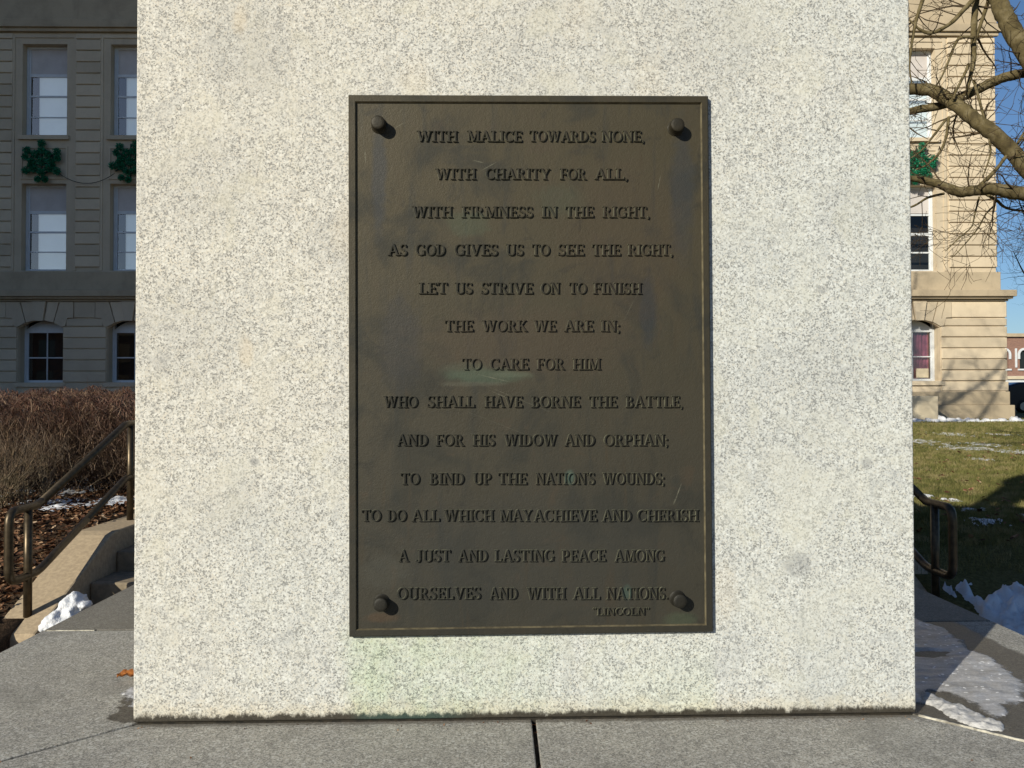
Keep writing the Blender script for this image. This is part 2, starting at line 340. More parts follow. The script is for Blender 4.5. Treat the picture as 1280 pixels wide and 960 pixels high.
M['bbrick'] = mat_simple('brown_brick', (.13, .085, .06), (.09, .06, .045), 4, .9); M['wpanel'] = mat_simple('painted_transom_panel', (.56, .52, .50), (.50, .46, .44), 3, .6, bump=0)
M['dark'] = mat_simple('dark_room', (.012, .011, .011), (.02, .016, .015), 3, .9, bump=0)
M['wreath'] = mat_leaf('wreath_green', [(0, (.005, .07, .035)), (.6, (.012, .19, .09)), (1, (.03, .32, .17))], 30)
M['cord'] = mat_simple('dark_cord', (.02, .03, .02)); M['asphalt'] = mat_simple('asphalt', (.055, .055, .055), (.045, .045, .047), 9, .9)
M['carp'] = mat_simple('dark_blue_car_paint', (.008, .014, .03), (.008, .014, .028), 2, .15, .3, 0); M['carw'] = mat_simple('white_van_paint', (.7, .72, .74), (.68, .7, .72), 2, .25, 0, 0)
M['tyre'] = mat_simple('rubber', (.015, .015, .015)); M['rim_metal'] = mat_simple('wheel_alloy', (.35, .35, .36), None, 9, .3, .8, 0)
M['cglass'] = mat_simple('car_glass', (.01, .012, .014), (.01, .012, .014), 2, .05, 0, 0, spec=.8)
M['lens'] = mat_simple('red_lamp_lens', (.25, .01, .01), None, 9, .2, 0, 0)
M['statue'] = mat_simple('statue_bronze', (.07, .08, .05), (.05, .04, .025), 9, .5, .6)

# ------------------------------------------------------------------ mesh helpers
class MB:
    def __init__(s): s.v = []; s.f = []
    def add(s, vs, fs):
        o = len(s.v); s.v += [tuple(v) for v in vs]; s.f += [tuple(i+o for i in f) for f in fs]
    def box(s, x0, x1, y0, y1, z0, z1):
        s.add([(x0, y0, z0), (x1, y0, z0), (x1, y1, z0), (x0, y1, z0), (x0, y0, z1), (x1, y0, z1), (x1, y1, z1), (x0, y1, z1)],
              [(0, 3, 2, 1), (4, 5, 6, 7), (0, 1, 5, 4), (1, 2, 6, 5), (2, 3, 7, 6), (3, 0, 4, 7)])
    def bevbox(s, x0, x1, y0, y1, z0, z1, b):
        """box with a chamfered front (the y0 face)"""
        s.add([(x0, y0+b, z0), (x1, y0+b, z0), (x1, y0+b, z1), (x0, y0+b, z1), (x0+b, y0, z0+b), (x1-b, y0, z0+b), (x1-b, y0, z1-b), (x0+b, y0, z1-b),
               (x0, y1, z0), (x1, y1, z0), (x1, y1, z1), (x0, y1, z1)],
              [(4, 5, 6, 7), (0, 1, 5, 4), (1, 2, 6, 5), (2, 3, 7, 6), (3, 0, 4, 7), (0, 8, 9, 1), (1, 9, 10, 2), (2, 10, 11, 3), (3, 11, 8, 0), (8, 11, 10, 9)])
    def prism_xz(s, pts, y0, y1):
        """pts counter-clockwise seen from -y"""
        n = len(pts); vs = [(x, y0, z) for x, z in pts]+[(x, y1, z) for x, z in pts]
        s.add(vs, [tuple(range(n)), tuple(range(2*n-1, n-1, -1))]+[(i, i+n, (i+1) % n+n, (i+1) % n) for i in range(n)])
    def prism_xy(s, pts, z0, z1):
        n = len(pts); vs = [(x, y, z0) for x, y in pts]+[(x, y, z1) for x, y in pts]
        s.add(vs, [tuple(range(n-1, -1, -1)), tuple(range(n, 2*n))]+[(i, (i+1) % n, (i+1) % n+n, i+n) for i in range(n)])
    def prism_yz(s, pts, x0, x1):
        n = len(pts); vs = [(x0, y, z) for y, z in pts]+[(x1, y, z) for y, z in pts]
        s.add(vs, [tuple(range(n-1, -1, -1)), tuple(range(n, 2*n))]+[(i, (i+1) % n, (i+1) % n+n, i+n) for i in range(n)])
    def tube(s, pts, rads, seg=8, cap=True):
        pts = [Vector(p) for p in pts]; n = len(pts)
        if not hasattr(rads, '__len__'): rads = [rads]*n
        o = len(s.v); up = None
        for i, p in enumerate(pts):
            t = (pts[min(i+1, n-1)]-pts[max(i-1, 0)]); t = t.normalized() if t.length > 1e-9 else Vector((0, 0, 1))
            if up is None: up = Vector((0, 0, 1)) if abs(t.z) < .9 else Vector((1, 0, 0))
            a = (up-t*up.dot(t)); a = a.normalized() if a.length > 1e-6 else t.orthogonal().normalized()
            up = a; b = t.cross(a)
            for j in range(seg):
                q = 2*pi*j/seg; s.v.append(tuple(p+(a*cos(q)+b*sin(q))*rads[i]))
        for i in range(n-1):
            for j in range(seg):
                k = (j+1) % seg; s.f.append((o+i*seg+j, o+i*seg+k, o+(i+1)*seg+k, o+(i+1)*seg+j))
        if cap:
            s.f.append(tuple(o+j for j in range(seg-1, -1, -1))); s.f.append(tuple(o+(n-1)*seg+j for j in range(seg)))
    def mesh(s, name, mat, smooth=False, autosm=None):
        me = bpy.data.meshes.new(name); me.from_pydata(s.v, [], s.f); me.materials.append(mat)
        if smooth: me.polygons.foreach_set('use_smooth', [True]*len(me.polygons))
        me.update(); return me
    def build(s, name, mat, parent=None, smooth=False, **k):
        return link(name, s.mesh(name, mat, smooth), parent, **k)
def link(name, me, parent=None, loc=None, label=None, kind=None):
    o = bpy.data.objects.new(name, me); COL.objects.link(o)
    if parent:
        o.parent = parent
        if not loc: o.location = -parent.location if parent.rotation_euler.z == 0 and not parent.parent else (0, 0, 0)
    if loc: o.location = loc
    if label: o['label'] = label
    if kind: o['kind'] = kind
    return o
def bev(o, w=.004, seg=2):
    b = o.modifiers.new('bevel', 'BEVEL'); b.width = w; b.segments = seg; b.limit_method = 'ANGLE'; b.angle_limit = radians(40); return o
def thing(name, label, cat, loc=(0, 0, 0), group=None):
    o = bpy.data.objects.new(name, None); COL.objects.link(o); o.location = loc; o.empty_display_size = .1
    o['label'] = label; o['category'] = cat
    if group: o['group'] = group
    return o
def tag(o, label, cat, group=None, kind=None):
    o['label'] = label; o['category'] = cat
    if group: o['group'] = group
    if kind: o['kind'] = kind
    return o
def struct(o, label=None):
    o['kind'] = 'structure'
    if label: o['label'] = label
    return o
def np_mesh(name, verts, faces, mat, smooth=False):
    verts = np.asarray(verts, np.float32); faces = np.asarray(faces, np.int32); me = bpy.data.meshes.new(name)
    nf, k = faces.shape; me.vertices.add(len(verts)); me.vertices.foreach_set('co', verts.ravel())
    me.loops.add(nf*k); me.loops.foreach_set('vertex_index', faces.ravel())
    me.polygons.add(nf); me.polygons.foreach_set('loop_start', np.arange(0, nf*k, k, dtype=np.int32))
    try: me.polygons.foreach_set('loop_total', np.full(nf, k, np.int32))
    except Exception: pass
    if smooth: me.polygons.foreach_set('use_smooth', np.ones(nf, bool))
    me.materials.append(mat); me.update(calc_edges=True); me.validate(); return me
from mathutils import noise as mn
def fbm(x, y, s, seed=0, oct=4): return mn.fractal(Vector((x*s+seed*7.3, y*s-seed*3.1, seed*1.7)), 1.0, 2.0, oct)

# ------------------------------------------------------------------ terrain
TOPZ = -.08
def ss(a, b, x): t = min(1, max(0, (x-a)/(b-a))); return t*t*(3-2*t)
def lin(a, b, x): return min(1, max(0, (x-a)/(b-a)))
def terr(x, y):
    if -2.83 < x < 2.56:
        z = -.64 if y < 4.45 else TOPZ-.03
    else:
        z = -.64+.56*lin(1.9, 4.0, y) if x > 0 else -.64+.56*lin(2.2, 4.1, y)
    z += .28*lin(5, 19, y)+.02*min(1, max(0, (y-4)/3))*fbm(x, y, .6)
    if y > 24: z -= .15*lin(24, 34, y)
    return z
def build_ground():
    xs = sorted(set([-400, -150, -80, -40, -25]+[round(-18+.3*i, 2) for i in range(121)]+[-2.832, -2.828, 2.558, 2.562, 25, 40, 80, 150, 400]))
    ys = sorted(set([-200, -60, -20, -8, -4]+[round(-2+.25*i, 2) for i in range(105)]+[4.448, 4.452, 28, 34, 45, 80, 160, 500]))
    v = [(x, y, terr(x, y)) for y in ys for x in xs]; nx = len(xs)
    f = [(j*nx+i, j*nx+i+1, (j+1)*nx+i+1, (j+1)*nx+i) for j in range(len(ys)-1) for i in range(nx-1)]
    o = link('ground', np_mesh('ground', v, f, M['ground'], True)); struct(o)
build_ground()
b = MB(); b.box(-7, 6, -7, 2.15, -.636, -.62); struct(b.build('plaza_pavement', M['pave']))
b = MB(); b.box(-2.5, 2.3, 4.9, 19.5, .0, .23)
# walk from the top of the stairs to the building, laid to the fall of the ground
v = []; ysl = [4.72, 7, 10, 13, 16, 19.4]
wv = [(x, y, TOPZ+.004+.28*lin(5, 19, y)+.03) for y in ysl for x in (-2.4, 2.2)]
fb = [(2*i, 2*i+1, 2*i+3, 2*i+2) for i in range(len(ysl)-1)]
struct(link('path', np_mesh('path', wv, fb, M['pave'])))
b = MB(); b.box(-200, 200, 36, 46, -.02, .035); struct(b.build('road', M['asphalt']))
b = MB(); b.box(-200, 200, 46, 60, -.02, .16); struct(b.build('far_pavement', M['pave']))

# ------------------------------------------------------------------ granite pedestal and its base
LIFT = .0045
def lift(x): return LIFT*(max(-1, min(1.72, x))+1)
EL_, ER_, FY, BY = -1.705, 1.727, -.72, 2.15
PD = 1.02                     # pedestal depth
base = thing('monument_base', 'low grey granite ledge of fitted slabs round the foot of the pedestal', 'monument base', (0, 0, 0))
g = .0055
def slab(pts, mat, name='slab', z0=-.16, z1=0.0, bw=.006, label=None):
    b = MB(); b.prism_xy(pts, z0, z1); b.v = [(x, y, z+lift(x)) for x, y, z in b.v]
    o = b.build(name, mat, base, label=label); bev(o, bw*.5, 2); return o
jx = at(668, 905, Z=.01).x
yl = at(88, 788, Z=0).y; yr = at(1190, 777, Z=.01).y
d = g*.75
inn = 0.05      # slabs run a little under the pedestal
slab([(EL_, FY), (jx-g, FY), (jx-g, inn), (-1+inn, inn), (-1, 0), (EL_+.0, -.0-(-1-EL_)*0-.705)][:4]+[(-1+inn-d, inn), (EL_+.004, -(-1-EL_)+.0)], M['ledge'])
slab([(jx+g, FY), (ER_, FY), (ER_-.004, -(ER_-1)), (1-inn+d, inn), (jx+g, inn)], M['ledge'])
slab([(EL_, -(-1-EL_)+.017), (-1+inn, inn+.017), (-1+inn, yl-g), (EL_, yl-g)], M['ledgeL'])
slab([(ER_, -(ER_-1)+2*d+.004), (ER_, yr-g), (1-inn, yr-g), (1-inn, inn+2*d+.004)], M['ledgeR'], label='side slab of the ledge, wet and patched with old snow')
slab([(EL_, yl+g), (-1+inn, yl+g), (-1+inn, BY), (EL_, BY)], M['ledge'])
slab([(1-inn, yr+g), (ER_, yr+g), (ER_, BY), (1-inn, BY)], M['ledge'])
slab([(-1+inn+.01, PD-.06), (1-inn-.01, PD-.06), (1-inn-.01, BY), (-1+inn+.01, BY)], M['ledge'])
# base courses below the slabs
bb = MB()
bb.box(EL_+.03, ER_-.03, FY+.03, BY-.03, -.64, -.165); bb.build('foundation', M['ledge'], base)
# mortar in the joints: white at the sides, dark in front
def joint(p0, p1, wd, z, mat, rag=0, seed=1, label=None):
    p0 = Vector(p0); p1 = Vector(p1); t = (p1-p0); L = t.length; t.normalize(); nrm = Vector((-t.y, t.x)); n = max(2, int(L/.012)); r = random.Random(seed)
    vs = []; fs = []
    for i in range(n+1):
        q = p0+t*L*i/n; a = wd*(1+rag*r.uniform(-1, .8)); zz = z+rag*.0015*r.uniform(-1, 1)+lift(q.x)
        for sgn in (-1, 1): vs.append((q.x+nrm.x*a*sgn, q.y+nrm.y*a*sgn, zz))
        for sgn in (-1, 1): vs.append((q.x+nrm.x*a*sgn, q.y+nrm.y*a*sgn, -.15))
    for i in range(n):
        o = 4*i; fs += [(o, o+4, o+5, o+1), (o+2, o+6, o+4, o), (o+1, o+5, o+7, o+3)]
    return link('mortar_joint', np_mesh('mortar_joint', vs, fs, mat), base, label=label)
joint((jx, FY+.01), (jx, 0), .006, -.02, M['bed'])
joint((EL_+.01, -.695), (-.99, .016), .009, -.03, M['bed'])
joint((ER_-.01, -.72), (1.01, .006), .0055, .0022, M['mortar'], .5, 3, 'crumbling white mortar in the mitred joint')
e1 = at(60, 788, Z=0).x; e2 = at(120, 787, Z=0).x
joint((e1, yl), (e2, yl), .0055, .0015, M['mortar'], .25, 4, 'white mortar in the cross joint')
joint((e2+.003, yl), (-.99, yl), .0055, -.002, M['ledge']); joint((1.0, yr), (ER_-.01, yr), .0045, -.006, M['bed'])

ped = MB(); z0 = .008
ped.add([(-1, 0, z0), (1, 0, z0+.009), (1, PD, z0+.009), (-1, PD, z0), (-1, 0, 2.10), (1, 0, 2.10), (1, PD, 2.10), (-1, PD, 2.10)],
        [(0, 3, 2, 1), (4, 5, 6, 7), (0, 1, 5, 4), (1, 2, 6, 5), (2, 3, 7, 6), (3, 0, 4, 7)])
pt = thing('granite_pedestal', 'huge speckled pale granite pedestal block that carries the bronze tablet', 'pedestal', (0, 0, 0))
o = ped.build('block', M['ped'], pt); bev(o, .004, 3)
bm_ = MB(); bm_.box(-.992, .992, .008, PD-.02, -.01, .028); bm_.build('mortar_bed', M['bed'], pt)

# ------------------------------------------------------------------ bronze tablet
PY = -.016; FYF = -.009
tl = at(435.3, 118.2, Y=PY); tr = at(885.5, 119.5, Y=PY); bl = at(436.3, 796.5, Y=PY); br = at(891.5, 790, Y=PY)
plaque = thing('bronze_plaque', 'dark bronze tablet with raised lines of capitals on the pedestal face', 'plaque', ((bl.x+br.x)/2, -.0, (bl.z+br.z)/2))
def quad_in(e, y):
    c = [bl, br, tr, tl]; s = [(1, 1), (-1, 1), (-1, -1), (1, -1)]
    return [Vector((q.x+e*a, y, q.z+e*b_)) for q, (a, b_) in zip(c, s)]
b = MB(); rings = [quad_in(0, -.0004), quad_in(0, PY+.003), quad_in(.003, PY), quad_in(.0170, PY), quad_in(.0198, FYF+.0004), quad_in(.024, FYF+.0002)]
b.v = [tuple(p) for r in rings for p in r]
for i in range(len(rings)-1):
    for j in range(4): k_ = (j+1) % 4; b.f.append((4*i+j, 4*i+k_, 4*(i+1)+k_, 4*(i+1)+j))
ro = b.build('rim', M['rim'], plaque); ro.data.materials.append(M['rub'])
for i_ in range(12, 16): ro.data.polygons[i_].material_index = 1
b = MB(); q = quad_in(.0185, FYF); q2 = quad_in(.0185, -.0006); b.prism_xz([(p.x, p.z) for p in q], FYF, -.0006); b.build('field', M['field'], plaque)
# bolts
def bolt_mesh():
    b = MB(); S = 28; prof = [(.0215, 0.0004), (.0205, -.0012), (.0178, -.0016), (.0178, -.028), (.0172, -.0302), (.0155, -.0315), (.0100, -.0322), (.004, -.0324)]
    for r, y in prof:
        for j in range(S): a = 2*pi*j/S; b.v.append((r*cos(a), y, r*sin(a)))
    for i in range(len(prof)-1):
        for j in range(S): k_ = (j+1) % S; b.f.append((i*S+j, i*S+k_, (i+1)*S+k_, (i+1)*S+j))
    b.f.append(tuple((len(prof)-1)*S+j for j in range(S)))
    return b.mesh('bolt', M['bolt'], True)
bmesh_ = bolt_mesh()
for i, (u, v) in enumerate(((472.5, 153), (847, 156), (475.5, 756), (850, 751.5))):
    p = at(u, v, Y=FYF-.028); p.y = FYF
    o = link('bolt', bmesh_, plaque, loc=p-plaque.location)
    if i > 1: o.rotation_euler.y = .6
# lettering: every capital built from strokes with slab serifs
T, t_, SH = .20, .125, .085
def stem(x, y0=0, y1=1, w=T, st=1, sb=1, e=.085):
    L = [('s', x, y0, x, y1, w)]
    if st: L.append(('s', x-w/2-e, y1-SH/2, x+w/2+e, y1-SH/2, SH))
    if sb: L.append(('s', x-w/2-e, y0+SH/2, x+w/2+e, y0+SH/2, SH))
    return L
def slab_(x, y, h=.15): return [('s', x-h, y, x+h, y, SH)]
def arc(cx, cy, rx, ry, a0, a1, wt=T, wn=.09): return [('a', cx, cy, rx, ry, a0, a1, wt, wn)]
G = {}
G['A'] = (.86, [('s', .14, .03, .42, .98, t_), ('s', .42, 1.0, .72, .03, T), ('s', .25, .34, .6, .34, .09)]+slab_(.14, SH/2, .14)+slab_(.73, SH/2, .15))
G['B'] = (.72, stem(.18)+arc(.30, .75, .20, .205, -90, 90, .18)+arc(.30, .27, .26, .23, -90, 90, T)+[('s', .18, .955, .32, .955, .09), ('s', .18, .525, .34, .525, .08), ('s', .18, .045, .32, .045, .09)])
G['C'] = (.76, arc(.42, .5, .33, .455, 52, 308, T)+[('s', .68, .68, .68, .97, .075), ('s', .68, .08, .68, .28, .06)])
G['D'] = (.82, stem(.18)+arc(.32, .5, .35, .455, -90, 90, T)+[('s', .18, .955, .34, .955, .09), ('s', .18, .045, .34, .045, .09)])
G['E'] = (.68, stem(.18)+[('s', .18, .955, .6, .955, .09), ('s', .18, .045, .62, .045, .09), ('s', .2, .51, .48, .51, .08), ('s', .59, .76, .59, 1, .075), ('s', .61, 0, .61, .25, .075), ('s', .47, .39, .47, .63, .065)])
G['F'] = (.66, stem(.18)+[('s', .18, .955, .6, .955, .09), ('s', .2, .49, .48, .49, .08), ('s', .59, .75, .59, 1, .075), ('s', .47, .37, .47, .61, .065)])
G['G'] = (.83, arc(.42, .5, .33, .455, 52, 318, T)+[('s', .68, .68, .68, .97, .075), ('s', .68, .06, .68, .40, .16)]+slab_(.68, .42, .13))
G['H'] = (.88, stem(.19)+stem(.69)+[('s', .2, .51, .68, .51, .09)])
G['I'] = (.38, stem(.19))
G['J'] = (.52, stem(.32, .18, 1, sb=0)+arc(.17, .18, .15, .20, -150, 0, .17, .10)+[('s', .04, .06, .1, .16, .12)])
G['K'] = (.84, stem(.18)+[('s', .28, .42, .64, .96, .11), ('s', .36, .56, .70, .03, T)]+slab_(.64, 1-SH/2, .12)+slab_(.71, SH/2, .13))
G['L'] = (.66, stem(.18)+[('s', .18, .045, .6, .045, .09), ('s', .59, 0, .59, .28, .075)])
G['M'] = (1.04, stem(.17, w=.12, e=.1)+stem(.86)+[('s', .19, .98, .52, .06, .17), ('s', .52, .06, .84, .98, .11)])
G['N'] = (.90, stem(.17, w=.12, e=.09)+stem(.73, w=.12, e=.09, sb=0)+[('s', .19, .97, .72, .03, T)])
G['O'] = (.84, arc(.42, .5, .335, .46, 0, 360, T, .09))
G['P'] = (.70, stem(.18)+arc(.32, .70, .23, .255, -90, 90, T)+[('s', .18, .955, .34, .955, .09), ('s', .18, .45, .34, .45, .08)])
G['R'] = (.80, stem(.18)+arc(.32, .73, .21, .225, -90, 90, T)+[('s', .18, .955, .34, .955, .09), ('s', .18, .51, .34, .51, .08), ('s', .38, .50, .66, .03, .19)]+slab_(.70, SH/2, .1))
G['S'] = (.60, arc(.30, .74, .19, .225, 35, 262, .15, .1)+arc(.30, .27, .21, .235, -140, 92, .17, .1)+[('s', .5, .72, .5, .97, .065), ('s', .08, .04, .08, .3, .065), ('s', .2, .60, .42, .42, .17)])
G['T'] = (.76, stem(.38, st=0)+[('s', .06, .955, .70, .955, .09), ('s', .07, .74, .07, 1, .075), ('s', .69, .74, .69, 1, .075)])
G['U'] = (.86, stem(.18, .28, 1, sb=0)+stem(.68, .28, 1, w=.12, sb=0)+arc(.43, .28, .25, .24, 180, 360, .18, .10))
G['V'] = (.84, [('s', .14, .97, .42, .02, T), ('s', .42, .02, .70, .97, .11)]+slab_(.14, 1-SH/2, .15)+slab_(.70, 1-SH/2, .13))
G['W'] = (1.20, [('s', .14, .97, .37, .02, T), ('s', .37, .02, .60, .97, .10), ('s', .60, .97, .83, .02, T), ('s', .83, .02, 1.06, .97, .10)]+slab_(.14, 1-SH/2, .14)+slab_(.6, 1-SH/2, .13)+slab_(1.06, 1-SH/2, .12))
G['Y'] = (.82, stem(.41, 0, .48, st=0)+[('s', .14, .97, .42, .45, T), ('s', .42, .45, .68, .97, .11)]+slab_(.14, 1-SH/2, .15)+slab_(.68, 1-SH/2, .12))
G[','] = (.26, [('s', .13, .11, .13, -.02, .17), ('s', .16, .0, .08, -.17, .07)])
G[';'] = (.28, [('s', .14, .11, .14, -.02, .17), ('s', .17, .0, .09, -.17, .07), ('s', .14, .62, .14, .44, .17)])
G['.'] = (.26, [('s', .13, .16, .13, 0, .17)])
G["'"] = (.16, [('s', .08, 1.0, .08, .86, .14), ('s', .1, .87, .05, .72, .06)])
G['<'] = (.46, [('s', .12, .95, .12, .80, .14), ('s', .1, .92, .16, 1.05, .06), ('s', .32, .95, .32, .80, .14), ('s', .30, .92, .36, 1.05, .06)])
G['>'] = (.46, [('s', .12, 1.04, .12, .90, .14), ('s', .14, .92, .07, .76, .06), ('s', .32, 1.04, .32, .90, .14), ('s', .34, .92, .27, .76, .06)])
LH = .0052
def glyph_mesh(ch):
    b = MB(); k = 0
    for s in G[ch][1]:
        y1 = -LH-.00013*k; k += 1; tp = .66
        if s[0] == 's':
            _, x0, z0, x1, z1, w_ = s; dx, dz = x1-x0, z1-z0; L = math.hypot(dx, dz); nx, nz = -dz/L*w_/2, dx/L*w_/2; tx, tz = dx/L*.018, dz/L*.018
            B_ = [(x0-nx, z0-nz), (x1-nx, z1-nz), (x1+nx, z1+nz), (x0+nx, z0+nz)]
            T_ = [(x0-nx*tp+tx, z0-nz*tp+tz), (x1-nx*tp-tx, z1-nz*tp-tz), (x1+nx*tp-tx, z1+nz*tp-tz), (x0+nx*tp+tx, z0+nz*tp+tz)]
            b.add([(x, 0, z) for x, z in B_]+[(x, y1, z) for x, z in T_], [(4, 5, 6, 7)]+[(i, (i+1) % 4, (i+1) % 4+4, i+4) for i in range(4)])
        else:
            _, cx, cy, rx, ry, a0, a1, wt, wn = s; full = a1-a0 >= 360; n = max(6, int((a1-a0)/18)); o = len(b.v)
            for i in range(n+(0 if full else 1)):
                a = radians(a0+(a1-a0)*i/n); w_ = wn+(wt-wn)*abs(cos(a))**1.3; ca, sa = cos(a), sin(a)
                for e, y in ((w_/2, 0), (w_/2*tp, y1), (-w_/2*tp, y1), (-w_/2, 0)): b.v.append((cx+(rx-.0+e)*ca, y, cy+(ry+e)*sa))
            m_ = n if full else n+1
            for i in range(n):
                p = o+4*i; q_ = o+4*((i+1) % m_)
                for e in range(3): b.f.append((p+e, q_+e, q_+e+1, p+e+1))
            if not full: b.f.append((o, o+1, o+2, o+3)); p = o+4*n; b.f.append((p+3, p+2, p+1, p))
    me = b.mesh('letter', M['letter']); me.materials.append(M['letter_edge'])
    for pl_ in me.polygons:
        ys_ = [me.vertices[i_].co.y for i_ in pl_.vertices]
        if max(ys_)-min(ys_) > .002: pl_.material_index = 1
    bm2 = bmesh.new(); bm2.from_mesh(me); bmesh.ops.recalc_face_normals(bm2, faces=bm2.faces); bm2.to_mesh(me); bm2.free(); return me
GM = {}
LINES = [
 (163.5, 177.5, [('WITH', 521, 572), ('MALICE', 584, 652.5), ('TOWARDS', 661.3, 743.8), ('NONE,', 751.5, 805.5)]),
 (210.5, 224.7, [('WITH', 544.5, 595), ('CHARITY', 607, 687.5), ('FOR', 700, 732.5), ('ALL,', 743, 785)]),
 (257.8, 272.2, [('WITH', 515.5, 565.5), ('FIRMNESS', 577, 666), ('IN', 677, 696.8), ('THE', 706, 742), ('RIGHT,', 753, 812)]),
 (305, 319.7, [('AS', 485, 508.8), ('GOD', 519.5, 557), ('GIVES', 568, 622), ('US', 632.5, 654), ('TO', 664.5, 687), ('SEE', 696.8, 730), ('THE', 739.5, 775.5), ('RIGHT,', 784.5, 841)]),
 (353, 367.5, [('LET', 523.6, 559.3), ('US', 568.8, 590.5), ('STRIVE', 601, 666), ('ON', 676, 700), ('TO', 711, 733), ('FINISH', 741.4, 802)]),
 (400, 414.6, [('THE', 555.6, 591.6), ('WORK', 602.6, 658.8), ('WE', 666.9, 695), ('ARE', 705, 741.4), ('IN;', 751, 775)]),
 (447.6, 462.3, [('TO', 577, 601.5), ('CARE', 612.5, 660.6), ('FOR', 670.5, 705.4), ('HIM', 715.7, 750.6)]),
 (494.5, 509.4, [('WHO', 479.6, 521.8), ('SHALL', 534, 593.4), ('HAVE', 605.5, 653), ('BORNE', 664, 725), ('THE', 735.5, 771), ('BATTLE,', 781.8, 853.4)]),
 (542.3, 557.4, [('AND', 496, 535.4), ('FOR', 544.6, 579.8), ('HIS', 590.5, 618.4), ('WIDOW', 630, 696), ('AND', 705.4, 744), ('ORPHAN;', 755, 835)]),
 (590.4, 605.6, [('TO', 500.5, 524.4), ('BIND', 536.9, 580.6), ('UP', 591.6, 614.4), ('THE', 622.4, 658.4), ("NATION'S", 669.4, 743.3), ('WOUNDS;', 753, 830.5)]),
 (636.6, 651.8, [('TO', 452, 476), ('DO', 484, 507.9), ('ALL', 514.5, 549.7), ('WHICH', 554.9, 617.3), ('MAY', 624.6, 665), ('ACHIEVE', 666.9, 745.8), ('AND', 752.4, 789.9), ('CHERISH', 796.5, 873)]),
 (686.7, 702, [('A', 498, 510.5), ('JUST', 520, 563), ('AND', 572.5, 610), ('LASTING', 618, 692.6), ('PEACE', 701.8, 756.9), ('AMONG', 767.9, 830.3)]),
 (733.7, 749.2, [('OURSELVES', 496.8, 600.8), ('AND', 611.8, 647.4), ('WITH', 658.4, 707), ('ALL', 715.7, 750), ('NATIONS.', 757.6, 835)]),
 (759.4, 769, [('<LINCOLN>', 740.5, 812)]),
]
rl = random.Random(5)
for (v0, v1, words) in LINES:
    uc = (words[0][1]+words[-1][2])/2
    pl = at(uc, v1, Y=FYF)
    line = thing('text_line', '', ''); del line['label']; del line['category']
    line.parent = plaque; line.location = Vector((pl.x, FYF+.0001, pl.z))-plaque.location
    for (wd, u0, u1) in words:
        p0 = at(u0, v1, Y=FYF); p1 = at(u1, v1, Y=FYF); cap = (at(u0, v0, Y=FYF)-p0).z*.98
        tot = sum(G[c][0] for c in wd); sx = (p1.x-p0.x+.0012)/tot; x = p0.x-.0006
        for c in wd:
            if c not in GM: GM[c] = glyph_mesh(c)
            o = link('letter', GM[c], line, loc=(x-pl.x, 0, p0.z-pl.z+rl.uniform(-.0003, .0003))); o.scale = (sx, 1, cap); o.rotation_euler.y = rl.uniform(-.012, .012)
            x += G[c][0]*sx

# bronze figure that stands on top of the pedestal (above the picture; it throws the narrow shadow on the lawn)
def statue():
    st = thing('statue', 'weathered bronze robed figure standing on top of the pedestal', 'statue', (.42, .5, 2.1))
    me = bpy.data.meshes.new('figure'); J = [(0, 0, 1.0, .17), (0, 0, 1.3, .19), (0, 0, 1.52, .10), (0, 0, 1.6, .07), (0, .0, 1.72, .11), (0, 0, 1.82, .08),
        (-.11, 0, .9, .12), (-.11, -.02, .5, .10), (-.11, 0, .08, .07), (.11, 0, .9, .12), (.12, .03, .5, .10), (.12, .02, .08, .07),
        (-.22, 0, 1.44, .075), (-.28, 0, 1.15, .06), (-.24, -.12, .92, .045), (.22, 0, 1.44, .075), (.28, 0, 1.15, .06), (.2, -.2, 1.1, .045), (-.11, -.12, .04, .05), (.12, -.1, .04, .05)]
    Ed = [(0, 1), (1, 2), (2, 3), (3, 4), (4, 5), (0, 6), (6, 7), (7, 8), (0, 9), (9, 10), (10, 11), (2, 12), (12, 13), (13, 14), (2, 15), (15, 16), (16, 17), (8, 18), (11, 19)]
    me.from_pydata([j[:3] for j in J], Ed, []); me.materials.append(M['statue']); o = link('figure', me, st, loc=(0, 0, .12))
    sk = o.modifiers.new('skin', 'SKIN')
    if not me.skin_vertices: me.attributes
    for i, j in enumerate(J): me.skin_vertices[0].data[i].radius = (j[3], j[3])
    me.skin_vertices[0].data[0].use_root = True
    o.modifiers.new('sub', 'SUBSURF').levels = 2
    b = MB(); b.box(-.38, .38, -.3, .3, 0, .12); bev(link('plinth', b.mesh('plinth', M['statue']), st, loc=(0, 0, .0005)), .02)
try: statue()
except Exception as e: print('statue', e)

# ------------------------------------------------------------------ stairs, cheek walls, hand rails
st = thing('staircase', 'low flight of tan concrete steps rising behind the pedestal', 'steps', (-.1, 2.9, -.62))
NR = 4; rise = (TOPZ+.62)/NR; run = .38
for i in range(NR):
    b = MB(); y0 = 2.98+run*i; b.box(-2.695, 2.395, y0, y0+run+(.3 if i == NR-1 else -.0015), -.64+(0 if i == 0 else 0), -.62+rise*(i+1))
    bev(b.build('step', M['concd'], st), .012)
def cheek(x0, x1, label):
    b = MB(); b.prism_yz([(2.70, -.68), (5.2, -.68), (5.2, TOPZ+.006), (3.74, TOPZ+.006), (3.66, TOPZ-.012), (2.86, -.445), (2.72, -.50), (2.70, -.53)], x0, x1)
    o = b.build('cheek_wall', M['conc']); tag(o, label, 'low wall'); bev(o, .012, 2)
cheek(-2.965, -2.7, 'sloping tan concrete cheek wall left of the steps')
cheek(2.40, 2.665, 'shaded sloping concrete cheek wall right of the steps, beside the snow')
